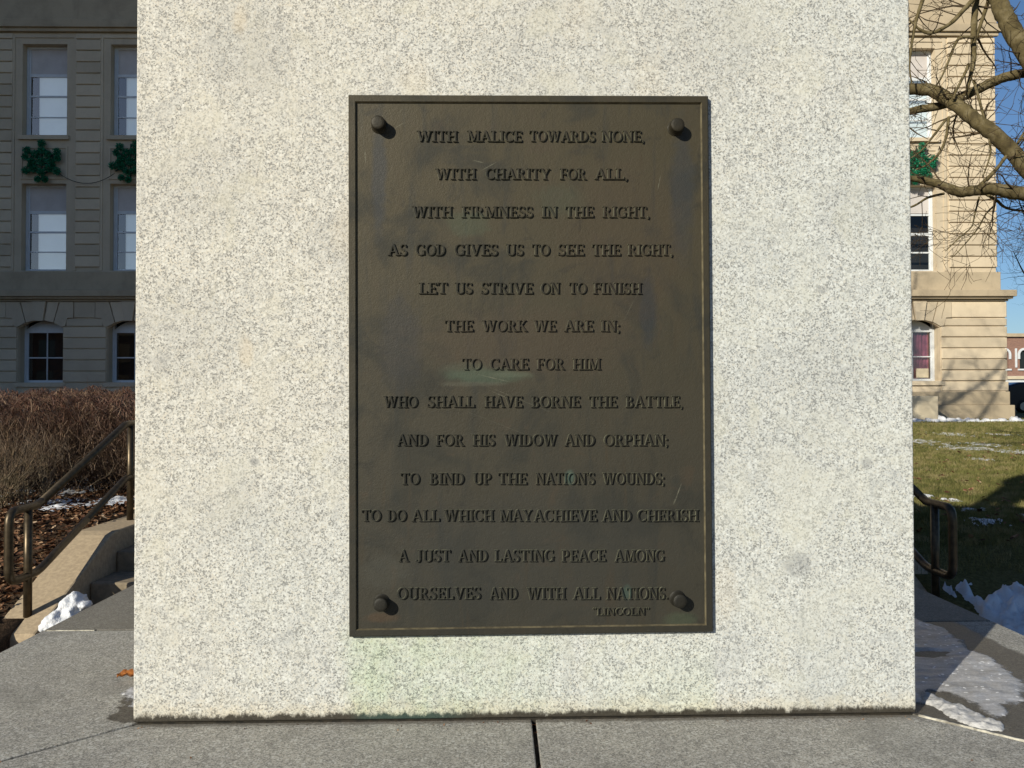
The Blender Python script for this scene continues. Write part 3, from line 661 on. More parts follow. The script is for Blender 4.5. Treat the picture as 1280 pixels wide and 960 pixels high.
def rail(x, label, mirror):
    r = thing('handrail', label, 'handrail', (x, 2.9, -.45), group='pipe handrails on the cheek walls')
    R_ = .0245; zt, zb = .195, -.205
    def fil(pts, rad=.07, n=5):
        out = [Vector(pts[0])]
        for a, b_, c in zip(pts, pts[1:], pts[2:]):
            a, b_, c = map(Vector, (a, b_, c)); d0 = (a-b_).normalized(); d1 = (c-b_).normalized(); rr = min(rad, (a-b_).length*.45, (c-b_).length*.45)
            p, q = b_+d0*rr, b_+d1*rr
            for i in range(n+1):
                t = i/n; out.append(p*(1-t)**2+b_*2*t*(1-t)+q*t*t)
        out.append(Vector(pts[-1])); return out
    sl = .372; ya, yb = 2.98, 4.19
    zt2, zb2 = zt+sl*(yb-ya), zb+sl*(yb-ya)
    b = MB(); b.tube(fil([(x, ya, zt-.0), (x, yb, zt2), (x, 4.85, zt2)], .05), R_, 12)
    # front loop: level piece, bend down, return
    b2 = MB(); b2.tube(fil([(x, yb-.6, zb2-sl*.6), (x, ya, zb), (x, 2.68, zb), (x, 2.68, zt), (x, ya-.0, zt), (x, ya+.12, zt+sl*.12)], .075), R_*.995, 12)
    b.build('top_rail', M['rail'], r, True)
    b2.build('end_loop', M['rail'], r, True)
    b3 = MB(); b3.tube(fil([(x, ya+.12, zb+sl*.12), (x, yb, zb2), (x, 4.85, zb2)], .05), R_*.98, 12); b3.build('lower_rail', M['rail'], r, True)
    for y, zt_, zg in ((2.88, zt, -.47), (4.27, zt2, TOPZ), (4.8, zt2, TOPZ)):
        b4 = MB(); b4.tube([(x, y, zg), (x, y, zt_)], R_*.97, 12); b4.build('post', M['rail'], r, True)
rail(-2.83, 'brown pipe handrail in sun left of the pedestal', 0)
rail(2.53, 'brown pipe handrail in the shade right of the pedestal', 1)

# ------------------------------------------------------------------ snow
def in_poly(x, y, P):
    """signed distance to polygon, positive inside"""
    ins = False; dm = 1e9; n = len(P)
    for i in range(n):
        x0, y0 = P[i]; x1, y1 = P[(i+1) % n]
        if (y0 > y) != (y1 > y) and x < (x1-x0)*(y-y0)/(y1-y0)+x0: ins = not ins
        dx, dy = x1-x0, y1-y0; t = max(0, min(1, ((x-x0)*dx+(y-y0)*dy)/(dx*dx+dy*dy+1e-12)))
        dm = min(dm, math.hypot(x-x0-dx*t, y-y0-dy*t))
    return dm if ins else -dm
def snow_poly(name, P, base_z, step, h, edge, nz_s, nz_a, seed, mat, lump=0, lump_s=8):
    xs = np.arange(min(p[0] for p in P)-edge, max(p[0] for p in P)+edge, step); ys = np.arange(min(p[1] for p in P)-edge, max(p[1] for p in P)+edge, step)
    V = {}; vs = []; fs = []; H = {}
    for j, y in enumerate(ys):
        for i, x in enumerate(xs):
            s = in_poly(x, y, P)+nz_a*fbm(x, y, nz_s, seed)
            H[i, j] = (min(1, max(-1, s/edge)))
    for j, y in enumerate(ys):
        for i, x in enumerate(xs):
            hh = H[i, j]; q = 1-(1-max(0, hh))**2.2
            zz = base_z(x, y)+(-.012 if hh <= 0 else 0)+h*q*(.8+.35*fbm(x, y, nz_s*.8, seed+3))+lump*q*max(0, .3+fbm(x, y, lump_s, seed+9))
            V[i, j] = (x, y, zz)
    idx = {}
    def vi(i, j):
        if (i, j) not in idx: idx[i, j] = len(vs); vs.append(V[i, j])
        return idx[i, j]
    for j in range(len(ys)-1):
        for i in range(len(xs)-1):
            if max(H[i, j], H[i+1, j], H[i, j+1], H[i+1, j+1]) > 0:
                fs.append((vi(i, j), vi(i+1, j), vi(i+1, j+1), vi(i, j+1)))
    me = np_mesh(name, vs, fs, mat, True); at_ = me.attributes.new('cover', 'FLOAT', 'POINT'); inv = [0]*len(vs)
    for (i, j), q in idx.items(): inv[q] = float(H[i, j])
    if len(me.vertices) == len(inv): at_.data.foreach_set('value', inv)
    return link(name, me)
def wp(pts, Z): return [tuple(at(u, v, Z=Z)[:2]) for u, v in pts]
flat = lambda x, y: lift(x)+.0005
# thin ice sheet on the right-hand ledge with the small melted hollow
P = wp([(1120, 758), (1146, 774), (1178, 784), (1214, 812), (1250, 828), (1292, 856), (1284, 878), (1264, 884), (1262, 898), (1240, 900), (1215, 882), (1186, 868), (1166, 866), (1150, 880), (1110, 876)], .01)
def icez(x, y):
    q = at(1158, 818, Z=.01); e = ((x-q.x)/.10)**2+((y-q.y)/.045)**2
    return lift(x)+.0005-.006*math.exp(-e*e*.8)
tag(snow_poly('ice_patch', P, icez, .008, .0035, .045, 14, .02, 2, M['ice'], .003, 22), 'wide frosty grey sheet of old snow on the right-hand ledge', 'ice patch')
P = wp([(1146, 862), (1160, 868), (1200, 884), (1232, 896), (1256, 908), (1254, 915), (1224, 911), (1195, 902), (1178, 888), (1150, 877)], .01)
tag(snow_poly('snow_patch', P, flat, .005, .009, .02, 30, .010, 6, M['snow2'], .007, 45), 'narrow white tongue of snow in front of the ice sheet on the ledge', 'snow')
P = wp([(154, 862), (175, 858), (185, 880), (172, 889), (160, 886), (153, 876)], 0)
tag(snow_poly('snow_patch', P, flat, .005, .004, .03, 30, .02, 8, M['ice'], .003, 40), 'little snow remnant on the wet ledge at the pedestal left corner', 'snow')
# snow heap lodged between the left cheek wall and the base
def heap(pts, loc_r, name, label, seed, group=None):
    me = bmesh.new()
    for (c, r) in pts:
        t = bmesh.ops.create_icosphere(me, subdivisions=4, radius=1)
        for v in t['verts']:
            n = v.co.copy(); k = 1+.30*mn.fractal(n*2.4+Vector((seed, c[0]*3, c[1])), 1, 2, 5)+.22*mn.noise(n*7+Vector(c)); v.co = Vector(c)+Vector((n.x*r[0]*k, n.y*r[1]*k, n.z*r[2]*k))
    m_ = bpy.data.meshes.new(name); me.to_mesh(m_); me.free(); m_.materials.append(M['snow'])
    m_.polygons.foreach_set('use_smooth', [True]*len(m_.polygons)); o = link(name, m_); 
    rm = o.modifiers.new('remesh', 'REMESH'); rm.mode = 'VOXEL'; rm.voxel_size = .008; rm.use_smooth_shade = True
    tag(o, label, 'snow', group); return o
def hp(u, v, X, r): p = at(u, v, X=X); return ((p.x, p.y, p.z), r)
heap([hp(60, 783, -2.60, (.035, .07, .03)), hp(66, 778, -2.59, (.045, .08, .04)), hp(72, 774, -2.57, (.05, .1, .05)), hp(78, 768, -2.56, (.035, .06, .045)), hp(82, 756, -2.55, (.028, .05, .04)), hp(88, 757, -2.54, (.045, .09, .06)),
      hp(93, 748, -2.52, (.03, .05, .04)), hp(98, 752, -2.5, (.035, .08, .04)), hp(93, 772, -2.5, (.05, .10, .07)), hp(82, 786, -2.52, (.08, .12, .06)), hp(106, 756, -2.45, (.035, .05, .022)), hp(68, 768, -2.58, (.02, .03, .02))], 0, 'snow_heap',
     'crumbly white snow heap on the steps between left cheek wall and ledge', 3)
# trampled snow on the bank right of the steps
def on_ground(u, v, dz=.03):
    q = at(u, v, Z=-.3)
    for _ in range(12): q = at(u, v, Z=.5*q.z+.5*(terr(q.x, q.y)+dz))
    return (q.x, q.y)
P = [on_ground(*a) for a in ((1174, 726), (1197, 741), (1200, 728), (1213, 724), (1219, 741), (1234, 749), (1248, 744), (1255, 726), (1272, 722), (1288, 738), (1340, 735), (1440, 760))]+[(3.6, 1.3), (1.8, 1.3), (1.8, 2.4), (2.69, 2.5), (2.70, 2.9)]
o = snow_poly('snow_heap', P, lambda x, y: terr(x, y)-.0+(0), .015, .05, .06, 7, .05, 11, M['snow'], .07, 13)
tag(o, 'broad lumpy snow bank in shade on the lawn beyond the right ledge', 'snow')

# strips of thin snow in the grass, and the small white bank along the foot of the building
vsn = []; fsn = []
def thin(u, v, wpx, dpx, seed, z=None):
    c = at(u, v, Z=terr(8, 9) if z is None else z)
    for _ in range(3): c = at(u, v, Z=terr(c.x, c.y)+.01)
    L = at(u-wpx/2, v, Z=c.z).x; R_ = at(u+wpx/2, v, Z=c.z).x; y0 = at(u, v+dpx/2, Z=c.z).y; y1 = at(u, v-dpx/2, Z=c.z).y
    cxm, cym, rx, ry = (L+R_)/2, (y0+y1)/2, (R_-L)/2, (y1-y0)/2; n = 46; st_ = len(vsn); ok = np.zeros((n, n)); zz = []
    for j in range(n):
        for i in range(n):
            a, b_ = -1.2+2.4*i/(n-1), -1.2+2.4*j/(n-1); x, y = cxm+a*rx, cym+b_*ry
            h = .72-math.hypot(a, b_)+1.1*fbm(x, y, 5/max(.25, min(rx, 1.2)), seed); ok[j, i] = h; vsn.append((x, y, terr(x, y)+(min(.022, .003+.03*max(0, h)) if x > 0 else .045+.02*max(0, h))))
    for j in range(n-1):
        for i in range(n-1):
            if min(ok[j, i], ok[j+1, i], ok[j, i+1], ok[j+1, i+1]) > 0: q = st_+j*n+i; fsn.append((q, q+1, q+n+1, q+n))
for a in ((1160, 552, 70, 12, 1), (1235, 556, 60, 6, 2), (1215, 560, 90, 5, 3), (1285, 566, 70, 12, 4), (1250, 541, 40, 4, 5), (1190, 541, 60, 4, 6), (1225, 574, 40, 3, 7),
          (1215, 637, 42, 4, 8), (1232, 650, 50, 6, 9), (1150, 620, 40, 4, 10), (1190, 625, 20, 3, 11), (1290, 645, 50, 5, 12),
          (100, 605, 90, 14, 21), (140, 632, 90, 16, 22), (70, 640, 60, 12, 23), (150, 606, 60, 7, 24), (25, 622, 40, 10, 25), (95, 618, 80, 16, 26), (150, 644, 60, 10, 27), (60, 634, 70, 9, 28)): thin(*a)
o = link('snow', np_mesh('snow', vsn, fsn, M['snow'], True)); o['kind'] = 'stuff'; o['label'] = 'thin streaks of melting snow lying in the grass and litter'
r = random.Random(9); pts = []
for u in range(1100, 1300, 5):
    q = at(u+r.uniform(-2, 2), 526, Y=19.6); hgt = r.uniform(.05, .11)*(1.9 if r.random() < .12 else 1); zt = terr(q.x, 19.6)
    pts.append(((q.x, 19.6+r.uniform(-.1, .1), zt), (r.uniform(.08, .17), r.uniform(.1, .2), hgt)))
def bank(pts, label):
    me = bmesh.new()
    for (c, rr) in pts:
        t = bmesh.ops.create_icosphere(me, subdivisions=2, radius=1)
        for v in t['verts']:
            n = v.co.copy(); k = 1+.35*mn.fractal(n*1.9+Vector(c), 1, 2, 3); v.co = Vector(c)+Vector((n.x*rr[0]*k, n.y*rr[1]*k, n.z*rr[2]*k))
    m_ = bpy.data.meshes.new('snow_bank'); me.to_mesh(m_); me.free(); m_.materials.append(M['snow']); m_.polygons.foreach_set('use_smooth', [True]*len(m_.polygons))
    return tag(link('snow_bank', m_), label, 'snow bank')
bank(pts, 'small ragged white snow bank running along the lawn before the building')

# ------------------------------------------------------------------ grass and leaf litter
def grass():
    rng = np.random.default_rng(3); V = []; F = []
    def area(n, y0, y1, hs, ws):
        y = rng.uniform(y0, y1, n); fl = (y+2.2)*.44-.35; fr = (y+2.2)*.62+.9; x = fl+(fr-fl)*rng.random(n)
        z = np.array([terr(a, b_) for a, b_ in zip(x, y)])-.005
        h = hs*rng.uniform(.5, 1.3, n); an = rng.uniform(0, 2*pi, n); w_ = ws*rng.uniform(.7, 1.3, n); ln = rng.uniform(0, 1.1, n)*h; la = rng.uniform(0, 2*pi, n)
        dx, dy = np.cos(an)*w_, np.sin(an)*w_; tx, ty = x+np.cos(la)*ln, y+np.sin(la)*ln
        o = sum(len(q) for q in V); V.append(np.stack([np.stack([x-dx, y-dy, z], 1), np.stack([x+dx, y+dy, z], 1), np.stack([tx, ty, z+h], 1)], 1).reshape(-1, 3))
        F.append(np.arange(o, o+3*n).reshape(-1, 3))
    area(60000, 3.6, 7.5, .04, .0022); area(60000, 7.5, 13, .045, .004); area(50000, 13, 22.5, .05, .007); area(9000, 3.2, 5, .06, .002)
    o = link('grass', np_mesh('grass', np.concatenate(V), np.concatenate(F), M['grass'])); o['kind'] = 'stuff'; o['label'] = 'short olive winter grass of the lawn'
grass()
def litter(n, fn, size, name, label, seed):
    rng = random.Random(seed); vs = []; fs = []
    for _ in range(n):
        x, y, z = fn(rng); s = size*rng.uniform(.5, 1.25); a = rng.uniform(0, 2*pi); R_ = Matrix.Rotation(a, 3, 'Z') @ Matrix.Rotation(rng.uniform(-.7, .7), 3, 'X') @ Matrix.Rotation(rng.uniform(-.6, .6), 3, 'Y'); o = len(vs)
        for px_, py_, pz_ in ((-1, 0, .1), (-.3, -.45, .25), (.5, -.35, .15), (1, 0, .3), (.45, .4, .2), (-.35, .42, .3), (0, 0, 0)):
            q = R_ @ Vector((px_*s, py_*s, pz_*s)); vs.append((x+q.x, y+q.y, z+q.z+s*.25))
        fs += [(o+6, o+i, o+(i+1) % 6) for i in range(6)]
    o = link(name, np_mesh(name, vs, fs, M['litter'])); o['kind'] = 'stuff'; o['label'] = label
def lf(r):
    while 1:
        x = r.uniform(-6.5, -2.97); y = r.uniform(1.6, 7.5)
        if x > -(y+2.2)*.68 - .4: return x, y, terr(x, y)+r.uniform(0, .05)
litter(15000, lf, .027, 'fallen_leaves', 'brown fallen leaves piled under the hedge', 4)
def lf2(r):
    y = 3.6+12*r.random()**1.5; fl = (y+2.2)*.45; return fl+(y+2.2)*.2*r.random(), y, terr(fl, y)+.03
litter(160, lf2, .03, 'scattered_leaves', 'odd tan leaves scattered on the lawn', 5)
# the one orange leaf on the ledge by the pedestal corner
q = at(158, 848, Z=.01); b = MB(); vs = []; n = 14
for i in range(n+1):
    for j in range(7):
        u = i/n; e = (j-3)/3; wd = .02*(sin(pi*u**.85))**.8*(1+.25*sin(u*28)*abs(e)); x = (u-.5)*.075; y = e*wd
        vs.append((x, y, .012+.012*abs(e)**1.5+.006*sin(u*5)+.003*sin(u*23+e*3)))
fs = [(i*7+j, i*7+j+1, (i+1)*7+j+1, (i+1)*7+j) for i in range(n) for j in range(6)]
lt = thing('dry_leaf', 'curled orange dry leaf on the ledge against the pedestal left corner', 'leaf', (q.x+.012, q.y, .001))
link('blade', np_mesh('blade', vs, fs, M['oneleaf'], True), lt, loc=(0, 0, .0005)).rotation_euler.z = .2
b = MB(); b.tube([(.03, 0, .012), (.045, .004, .014), (.06, .002, .008)], .0012, 6); link('stalk', b.mesh('stalk', M['oneleaf'], True), lt, loc=(0, 0, .0005))

def crumbs(r):
    if r.random() < .45:
        y = r.uniform(-.7, -.01); return jx+r.uniform(-.012, .012), y, lift(0)-.004
    if r.random() < .6: x = r.uniform(-1, 1); return x, -abs(r.gauss(0, .02))-.004, lift(x)
    x = r.uniform(-1.65, 1.65); return x, r.uniform(-.6, -.02), lift(x)
litter(170, crumbs, .0035, 'grit', 'dark grit and leaf crumbs on the ledge and in its front joint', 15)
# ------------------------------------------------------------------ hedge and shrub of bare twigs
def twig_mass(name, label, cat, roots, mat, seed, reach, height, r0, sub=7, top=None, surf=0):
    rng = random.Random(seed); V = []; F = []
    def strand(p, d, L, r, n, bend, top=top):
        o0 = len(V); pts = []
        for i in range(n+1):
            t = i/n; rr = r*(1-.8*t)
            for k in range(3): a = 2*pi*k/3; V.append((p.x+cos(a)*rr, p.y+sin(a)*rr, p.z))
            pts.append((p.copy(), d.copy()))
            d = (d+Vector((rng.gauss(0, bend), rng.gauss(0, bend), rng.gauss(0, bend*.7)+.05))).normalized(); p = p+d*(L/n)
            if top and p.z > top(p.x, p.y): p.z = max(top(p.x, p.y)-rng.uniform(0, .04), p.z-.09); d.z *= -.3
        for i in range(n):
            for k in range(3): q = o0+3*i; k2 = (k+1) % 3; F.append((q+k, q+k2, q+3+k2, q+3+k))
        return pts
    for (x, y, z, ns, sc) in roots:
        for _ in range(ns):
            a = rng.uniform(0, 2*pi); sp = rng.uniform(.1, reach); d = Vector((cos(a)*sp, sin(a)*sp, 1)).normalized(); L = height*sc*rng.uniform(.8, 1.08)/max(.6, d.z)
            pts = strand(Vector((x+rng.gauss(0, .06), y+rng.gauss(0, .06), z)), d, L, r0*rng.uniform(.7, 1.2), 5, .24)
            for _2 in range(sub):
                i = rng.randint(1, 4); p, dd = pts[i]; a = rng.uniform(0, 2*pi)
                d2 = (dd+Vector((cos(a), sin(a), rng.uniform(-.1, .7)))*.8).normalized(); strand(p, d2, L*rng.uniform(.16, .40), r0*.6, 4, .34)
    for _ in range(surf):
        x = rng.uniform(-8, -2.75)
        if rng.random() < .5: y = rng.uniform(5.3, 7.3); z = top(x, y)-.10*rng.random()-.03
        else: z = .15+rng.random()**.8*.7; y = 5.28+.25*rng.random()+.3*max(0, z-.55)+.1*math.sin(x*3)
        d = Vector((rng.gauss(0, .7), rng.gauss(-.25, .6), rng.gauss(.5, .5))).normalized(); strand(Vector((x, y, z)), d, rng.uniform(.10, .26), r0*1.15, 3, .3)
    o = link(name, np_mesh(name, V, F, mat)); tag(o, label, cat); return o
rr = random.Random(2); roots = []
for yy, sc in ((5.75, .92), (6.35, 1.0), (7.0, 1.03)):
    x = -7.6
    while x < -2.7:
        roots.append((x+rr.uniform(-.1, .1), yy+rr.uniform(-.15, .15), terr(x, yy), 30, sc*rr.uniform(.96, 1.03)*(1.0 if x < -3.6 else .97))); x += .27
twig_mass('hedge', 'dense clipped hedge of bare red-brown twigs below the shaded facade', 'hedge', roots, M['hedge'], 7, 1.0, .97, .0048, 10, lambda x, y: .93-.30*max(0, x+3.6)**1.5+.03*math.sin(x*23+y*9)-.16*max(0, 5.9-y)**1.5*1.6-.03*(1+math.sin(x*2.1+1))+.02*math.sin(x*9)-(.10 if x < -4.6 else 0)*min(1, (-4.6-x)/1.2)*1.0, 9500)
roots = [(-4.05, 4.75, terr(-4, 4.7), 34, .95), (-3.85, 4.9, terr(-4, 4.7), 20, .9), (-4.9, 4.8, terr(-4, 4.7), 30, .9), (-4.5, 5.1, terr(-4.5, 5.1), 26, .95), (-5.5, 5.0, terr(-5, 5), 24, 1)]
twig_mass('bare_shrub', 'open bare shrub with tan arching twigs behind the left handrail', 'shrub', roots, M['shrub'], 8, 1.2, .74, .005, 14)

# ------------------------------------------------------------------ courthouse behind
YW = 21.8; PITCHX = 2.449; XC0 = -12.735
bld = thing('stone_building', 'large limestone public building with coursed piers and tall sash windows', 'building', (0, YW, .1))
XL, XR = -15.6, 14.05; HW = .62
Z1a, Z1b, Z2a, Z2b, Z3a, Z3b, ZT = 1.30, 3.03, 4.42, 6.86, 8.2, 10.78, 15.2
bays = list(range(-1, 11)); seen = {0, 1, 10}
wall = MB()
wall.box(XL, XR, YW+.5, YW+.9, -.1, ZT)                          # inner wall behind the rooms' fronts is dark; this closes the block
edges = [XL]
for k in bays: xc = XC0+PITCHX*k; edges += [xc-HW, xc+HW]
edges.append(XR)
fw = MB()
for i in range(0, len(edges), 2): fw.box(edges[i], edges[i+1], YW, YW+.45, -.1, ZT)
for k in bays:
    xc = XC0+PITCHX*k
    for z0_, z1_ in ((-.1, Z1a), (Z1b, Z2a), (Z2b, Z3a), (Z3b, ZT)): fw.box(xc-HW, xc+HW, YW+.004, YW+.45, z0_, z1_)
fw.build('wall', M['stone'], bld)
# ground floor skin, proud of the upper wall
gf = MB(); YG = YW-.12
ge = [XL]
for k in bays: xc = XC0+PITCHX*k; ge += [xc-HW, xc+HW]
ge.append(14.22)
for i in range(0, len(ge), 2): gf.box(ge[i], ge[i+1], YG, YW-.001, 1.0, 3.56)
for k in bays:
    xc = XC0+PITCHX*k; gf.box(xc-HW, xc+HW, YG+.003, YW+.003, 1.0, Z1a)
    n = 10; pts = [(xc-HW, 3.56)]
    arcp = [(xc-HW+2*HW*i/n, 2.80+.23*(1-((i/n)*2-1)**2)) for i in range(n+1)]
    for i in range(n):
        (xa, za), (xb, zb) = arcp[i], arcp[i+1]; gf.prism_xz([(xa, za), (xb, zb), (xb, 3.56), (xa, 3.56)], YG+.003, YW+.003)
gf.build('ground_floor_wall', M['stone'], bld)
pb = MB(); pb.box(XL, 14.40, YW-.26, YW-.0, -.15, .62); pb.box(XL, 14.30, YW-.2, YW-.0, .62, 1.0); bev(pb.build('plinth', M['stonec'], bld), .02)
bc = MB(); bc.box(XL, 14.13, YW-.10, YW-.0, 3.84, 4.38); bev(bc.build('belt_course', M['stonec'], bld), .015)
cn = MB(); cn.box(XL, 14.42, YW-.38, YW-.002, 3.66, 3.84); cn.box(XL, 14.36, YW-.30, YW-.002, 3.60, 3.66); cn.box(XL, 14.28, YW-.2, YW-.002, 3.54, 3.60); bev(cn.build('cornice', M['stonec'], bld), .012)
ms = MB(); ms.box(XL, 14.15, YW-.10, YW-.001, 11.10, 11.2); ms.box(XL, 14.22, YW-.17, YW-.001, 11.2, 11.42); ms.box(XL, 14.12, YW-.07, YW-.001, 11.42, 12.6); ms.box(XL, 14.6, YW-.6, YW-.001, 14.2, 14.7); bev(ms.build('string_course', M['stonec'], bld), .012)
sd = MB(); sd.box(XR-.4, XR-.002, YW+.46, YW+16, -.1, ZT); sd.box(XL, XR-.41, YW+15.6, YW+16, -.1, ZT); sd.box(XL, XR, YW+.91, YW+16, ZT-.5, ZT-.2); sd.build('side_wall', M['stone'], bld)
room = MB(); room.box(XL+.1, XR-.42, YW+.7, YW+.9, .0, ZT-.6); room.build('room_interior', M['dark'], bld)
del wall
# individual stone blocks
bc_r = random.Random(11); stuffb = MB(); blk = {}; nblk = 0
def block(x0, x1, z0, z1, yf, yb, seen_):
    global nblk
    yf2 = yf+bc_r.uniform(-.004, .004)
    if not seen_: stuffb.bevbox(x0, x1, yf2, yb, z0, z1, .012); return
    key = (round(x1-x0, 3), round(z1-z0, 3), round(yb-yf, 3))
    if key not in blk: b = MB(); b.bevbox(0, key[0], 0, key[2], 0, key[1], .012); blk[key] = b.mesh('stone_block', M['stone'])
    link('stone_block', blk[key], bld, loc=Vector((x0, yf2, z0))-bld.location); nblk += 1
for k in range(-1, 11):          # pier to the right of bay k
    xc = XC0+PITCHX*k; a, c = xc+.865, xc+PITCHX-.865
    if k == 10: a, c = xc+.95, XR+.0
    vis = k in (-1, 0, 10); z = 4.52; n = 0
    while z < 11.05:
        h = min(.29, 11.06-z)
        if h > .1: block(a+.012, c-.012 if k != 10 else c+.02, z, z+h, YW-.045, YW-.001, vis)
        z += .32
for k in range(-1, 11):
    xc = XC0+PITCHX*k; a, c = xc+HW+.015, xc+PITCHX-HW-.015
    if k == 10: c = 14.25
    vis = k in (-1, 0, 10)
    for n in range(5): z = 1.31+.309*n; block(a, c, z, z+.28, YG-.05, YG-.001, vis)
    z = 1.31+.309*5; block(a+.09, c-(.09 if k < 10 else 0), z, z+.20, YG-.05, YG-.001, vis)
    block(a+.30, c-(.30 if k < 10 else 0), 3.09, 3.52, YG-.05, YG-.001, vis)
    block(a, c if k < 10 else c+.04, 1.02, 1.28, YG-.03, YG-.001, vis)
stuffb.build('masonry', M['stone'], bld, kind='stuff')
vm = {}
def vous(key, pts, yf, xc, ks):
    if key not in vm: b = MB(); b.prism_xz(pts, 0, .06); vm[key] = b.mesh('voussoir' if not ks else 'keystone', M['stone'])
    o = link('keystone' if ks else 'voussoir', vm[key], bld, loc=Vector((xc, yf, 0))-bld.location)
for k in bays:
    xc = XC0+PITCHX*k
    if k in (4, 5, 6, 7): continue
    vous('k', [(-.11, 3.0), (.11, 3.0), (.19, 3.53), (-.19, 3.53)], YG-.12, xc, True)
    for s in (1, -1):
        def P_(l): return [(s*x, z) for x, z in (l if s == 1 else l[::-1])]
        vous('a%d' % s, P_([(.13, 3.02), (.37, 2.96), (.52, 3.52), (.215, 3.52)]), YG-.061, xc, False)
        vous('b%d' % s, P_([(.395, 2.955), (.60, 2.84), (.70, 2.86), (.76, 3.08), (.92, 3.09), (.92, 3.52), (.55, 3.52)]), YG-.064, xc, False)
# windows
def win(xc, z0_, z1_, kind, depth=.22):
    if ('w', kind, z0_) not in WM:
        x = HW-.005; h = z1_-z0_; D = {}
        y = 0
        f = MB(); fwid = .065
        f.box(-x, -x+fwid, y, y+.1, 0, h); f.box(x-fwid, x, y, y+.1, 0, h); f.box(-x+fwid, x-fwid, y, y+.1, 0, .07); 
        if kind != 'arch': f.box(-x+fwid, x-fwid, y, y+.1, h-.06, h)
        else:
            n = 8
            for i in range(n):
                fa = lambda t: (h-.23+.23*(1-(t*2-1)**2)); xa, xb = -x+fwid+(2*x-2*fwid)*i/n, -x+fwid+(2*x-2*fwid)*(i+1)/n
                f.prism_xz([(xa, h-.33), (xb, h-.33), (xb, fa((i+1)/n)), (xa, fa(i/n))], y, y+.1)
        top = h-.06 if kind != 'arch' else h-.33
        bars = {'up': [(top*.705, .085), (top*.47, .05), (top*.235, .028)], 'mid': [(top*.705, .085), (top*.47, .05), (top*.235, .028)], 'arch': [(top*.5, .03)], 'dk': [(top*.69, .05), (top*.455, .08), (top*.235, .04)]}[kind]
        s = MB(); xi = x-fwid
        for zb, hh in bars: s.box(-xi, xi, y+.02, y+.07, zb-hh/2, zb+hh/2)
        s.box(-xi, -xi+.035, y+.025, y+.065, .07, top); s.box(xi-.035, xi, y+.025, y+.065, .07, top)
        if kind == 'arch': s.box(-.012, .012, y+.03, y+.06, .07, top)
        D['window_frame'] = (f, 'frame'); D['sash_bar'] = (s, 'frame')
        cuts = [.07]+sorted(zb for zb, _ in bars)+[top]; D['panes'] = [(a, c) for a, c in zip(cuts, cuts[1:])]
        WM['w', kind, z0_] = {n_: b_.mesh(n_, M[mm]) for n_, (b_, mm) in ((n_, D[n_]) for n_ in ('window_frame', 'sash_bar'))}
        pm = []
        for a, c in D['panes']: b = MB(); b.add([(-xi+.03, y+.045, a), (xi-.03, y+.045, a), (xi-.03, y+.045, c), (-xi+.03, y+.045, c)], [(0, 1, 2, 3)]); pm.append(b.mesh('pane', M['glass2' if kind in ('dk', 'archr', 'upr') else 'glass']))
        WM['w', kind, z0_]['p'] = pm
        b = MB(); xr = xi-.01
        if kind != 'arch':
            b.box(-xi+.001, xi-.001, y+.035, y+.06, top*.705+.01, top-.001); WM['w', kind, z0_]['transom_panel'] = b.mesh('transom_panel', M['wpanel']); WM['w', kind, z0_]['p'] = pm[:-1]
        if kind in ('up', 'mid'):
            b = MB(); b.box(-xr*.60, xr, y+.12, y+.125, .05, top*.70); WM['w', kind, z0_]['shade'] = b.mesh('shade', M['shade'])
            b = MB(); n = 8
            cv = [(-xr+(.42*xr)*i/n, y+.07+.02*(i % 2)) for i in range(n+1)]; b.add([(a, c, .05) for a, c in cv]+[(a, c, top*.7) for a, c in cv], [(i, i+1, i+n+2, i+n+1) for i in range(n)]); WM['w', kind, z0_]['curtain'] = b.mesh('curtain', M['curtain'])
    W = WM['w', kind, z0_]
    e = link('window', W['window_frame'], bld, loc=Vector((xc, YW+depth, z0_))-bld.location)
    link('sash_bars', W['sash_bar'], e, loc=(0, 0, 0)).location = (0, 0, 0)
    for p in W['p']: o = link('pane', p, e, loc=(0, .0, 0)); o.rotation_euler = (bc_r.uniform(-.004, .004), 0, bc_r.uniform(-.006, .006))
    for n_ in ('transom_panel', 'shade', 'curtain'):
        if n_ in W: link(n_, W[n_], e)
        if n_ in W: e.children[-1].location = (0, 0, 0) if e.children else (0, 0, 0)
    return e
WM = {}
for k in bays:
    xc = XC0+PITCHX*k
    e3 = win(xc, Z3a, Z3b, 'up'); e2 = win(xc, Z2a, Z2b, 'mid' if k < 9 else 'dk'); e1 = win(xc, Z1a, Z1b, 'arch', .2)
    b = MB(); b.box(-.70, .70, 0, .20, -.12, -.003); sm = b.mesh('sill', M['stone']) if k == bays[0] else sm
    link('sill', sm, bld, loc=Vector((xc, YW-.08, Z3a))-bld.location)
    link('sill', sm, bld, loc=Vector((xc, YG-.06, Z1a))-bld.location)
    # recessed panel frame in the spandrel
    if k == bays[0]:
        b = MB()
        for (x0, x1, z0_, z1_) in ((-.66, .66, 7.84, 7.90), (-.66, .66, 6.98, 7.04), (-.66, -.60, 7.04, 7.84), (.60, .66, 7.04, 7.84)): b.box(x0, x1, 0, .03, z0_, z1_)
        pm_ = b.mesh('panel_moulding', M['stone']); b = MB(); 
        for (x0, x1, z0_, z1_) in ((-.90, -.82, 4.42, 10.95), (.82, .90, 4.42, 10.95), (-.90, .90, 10.95, 11.05)): b.box(x0, x1, 0, .03, z0_, z1_)
        ar_ = b.mesh('architrave', M['stone'])
    if k not in (4, 5, 6):
        link('panel_moulding', pm_, bld, loc=Vector((xc, YW-.026, 0))-bld.location); link('architrave', ar_, bld, loc=Vector((xc, YW-.024, 0))-bld.location)
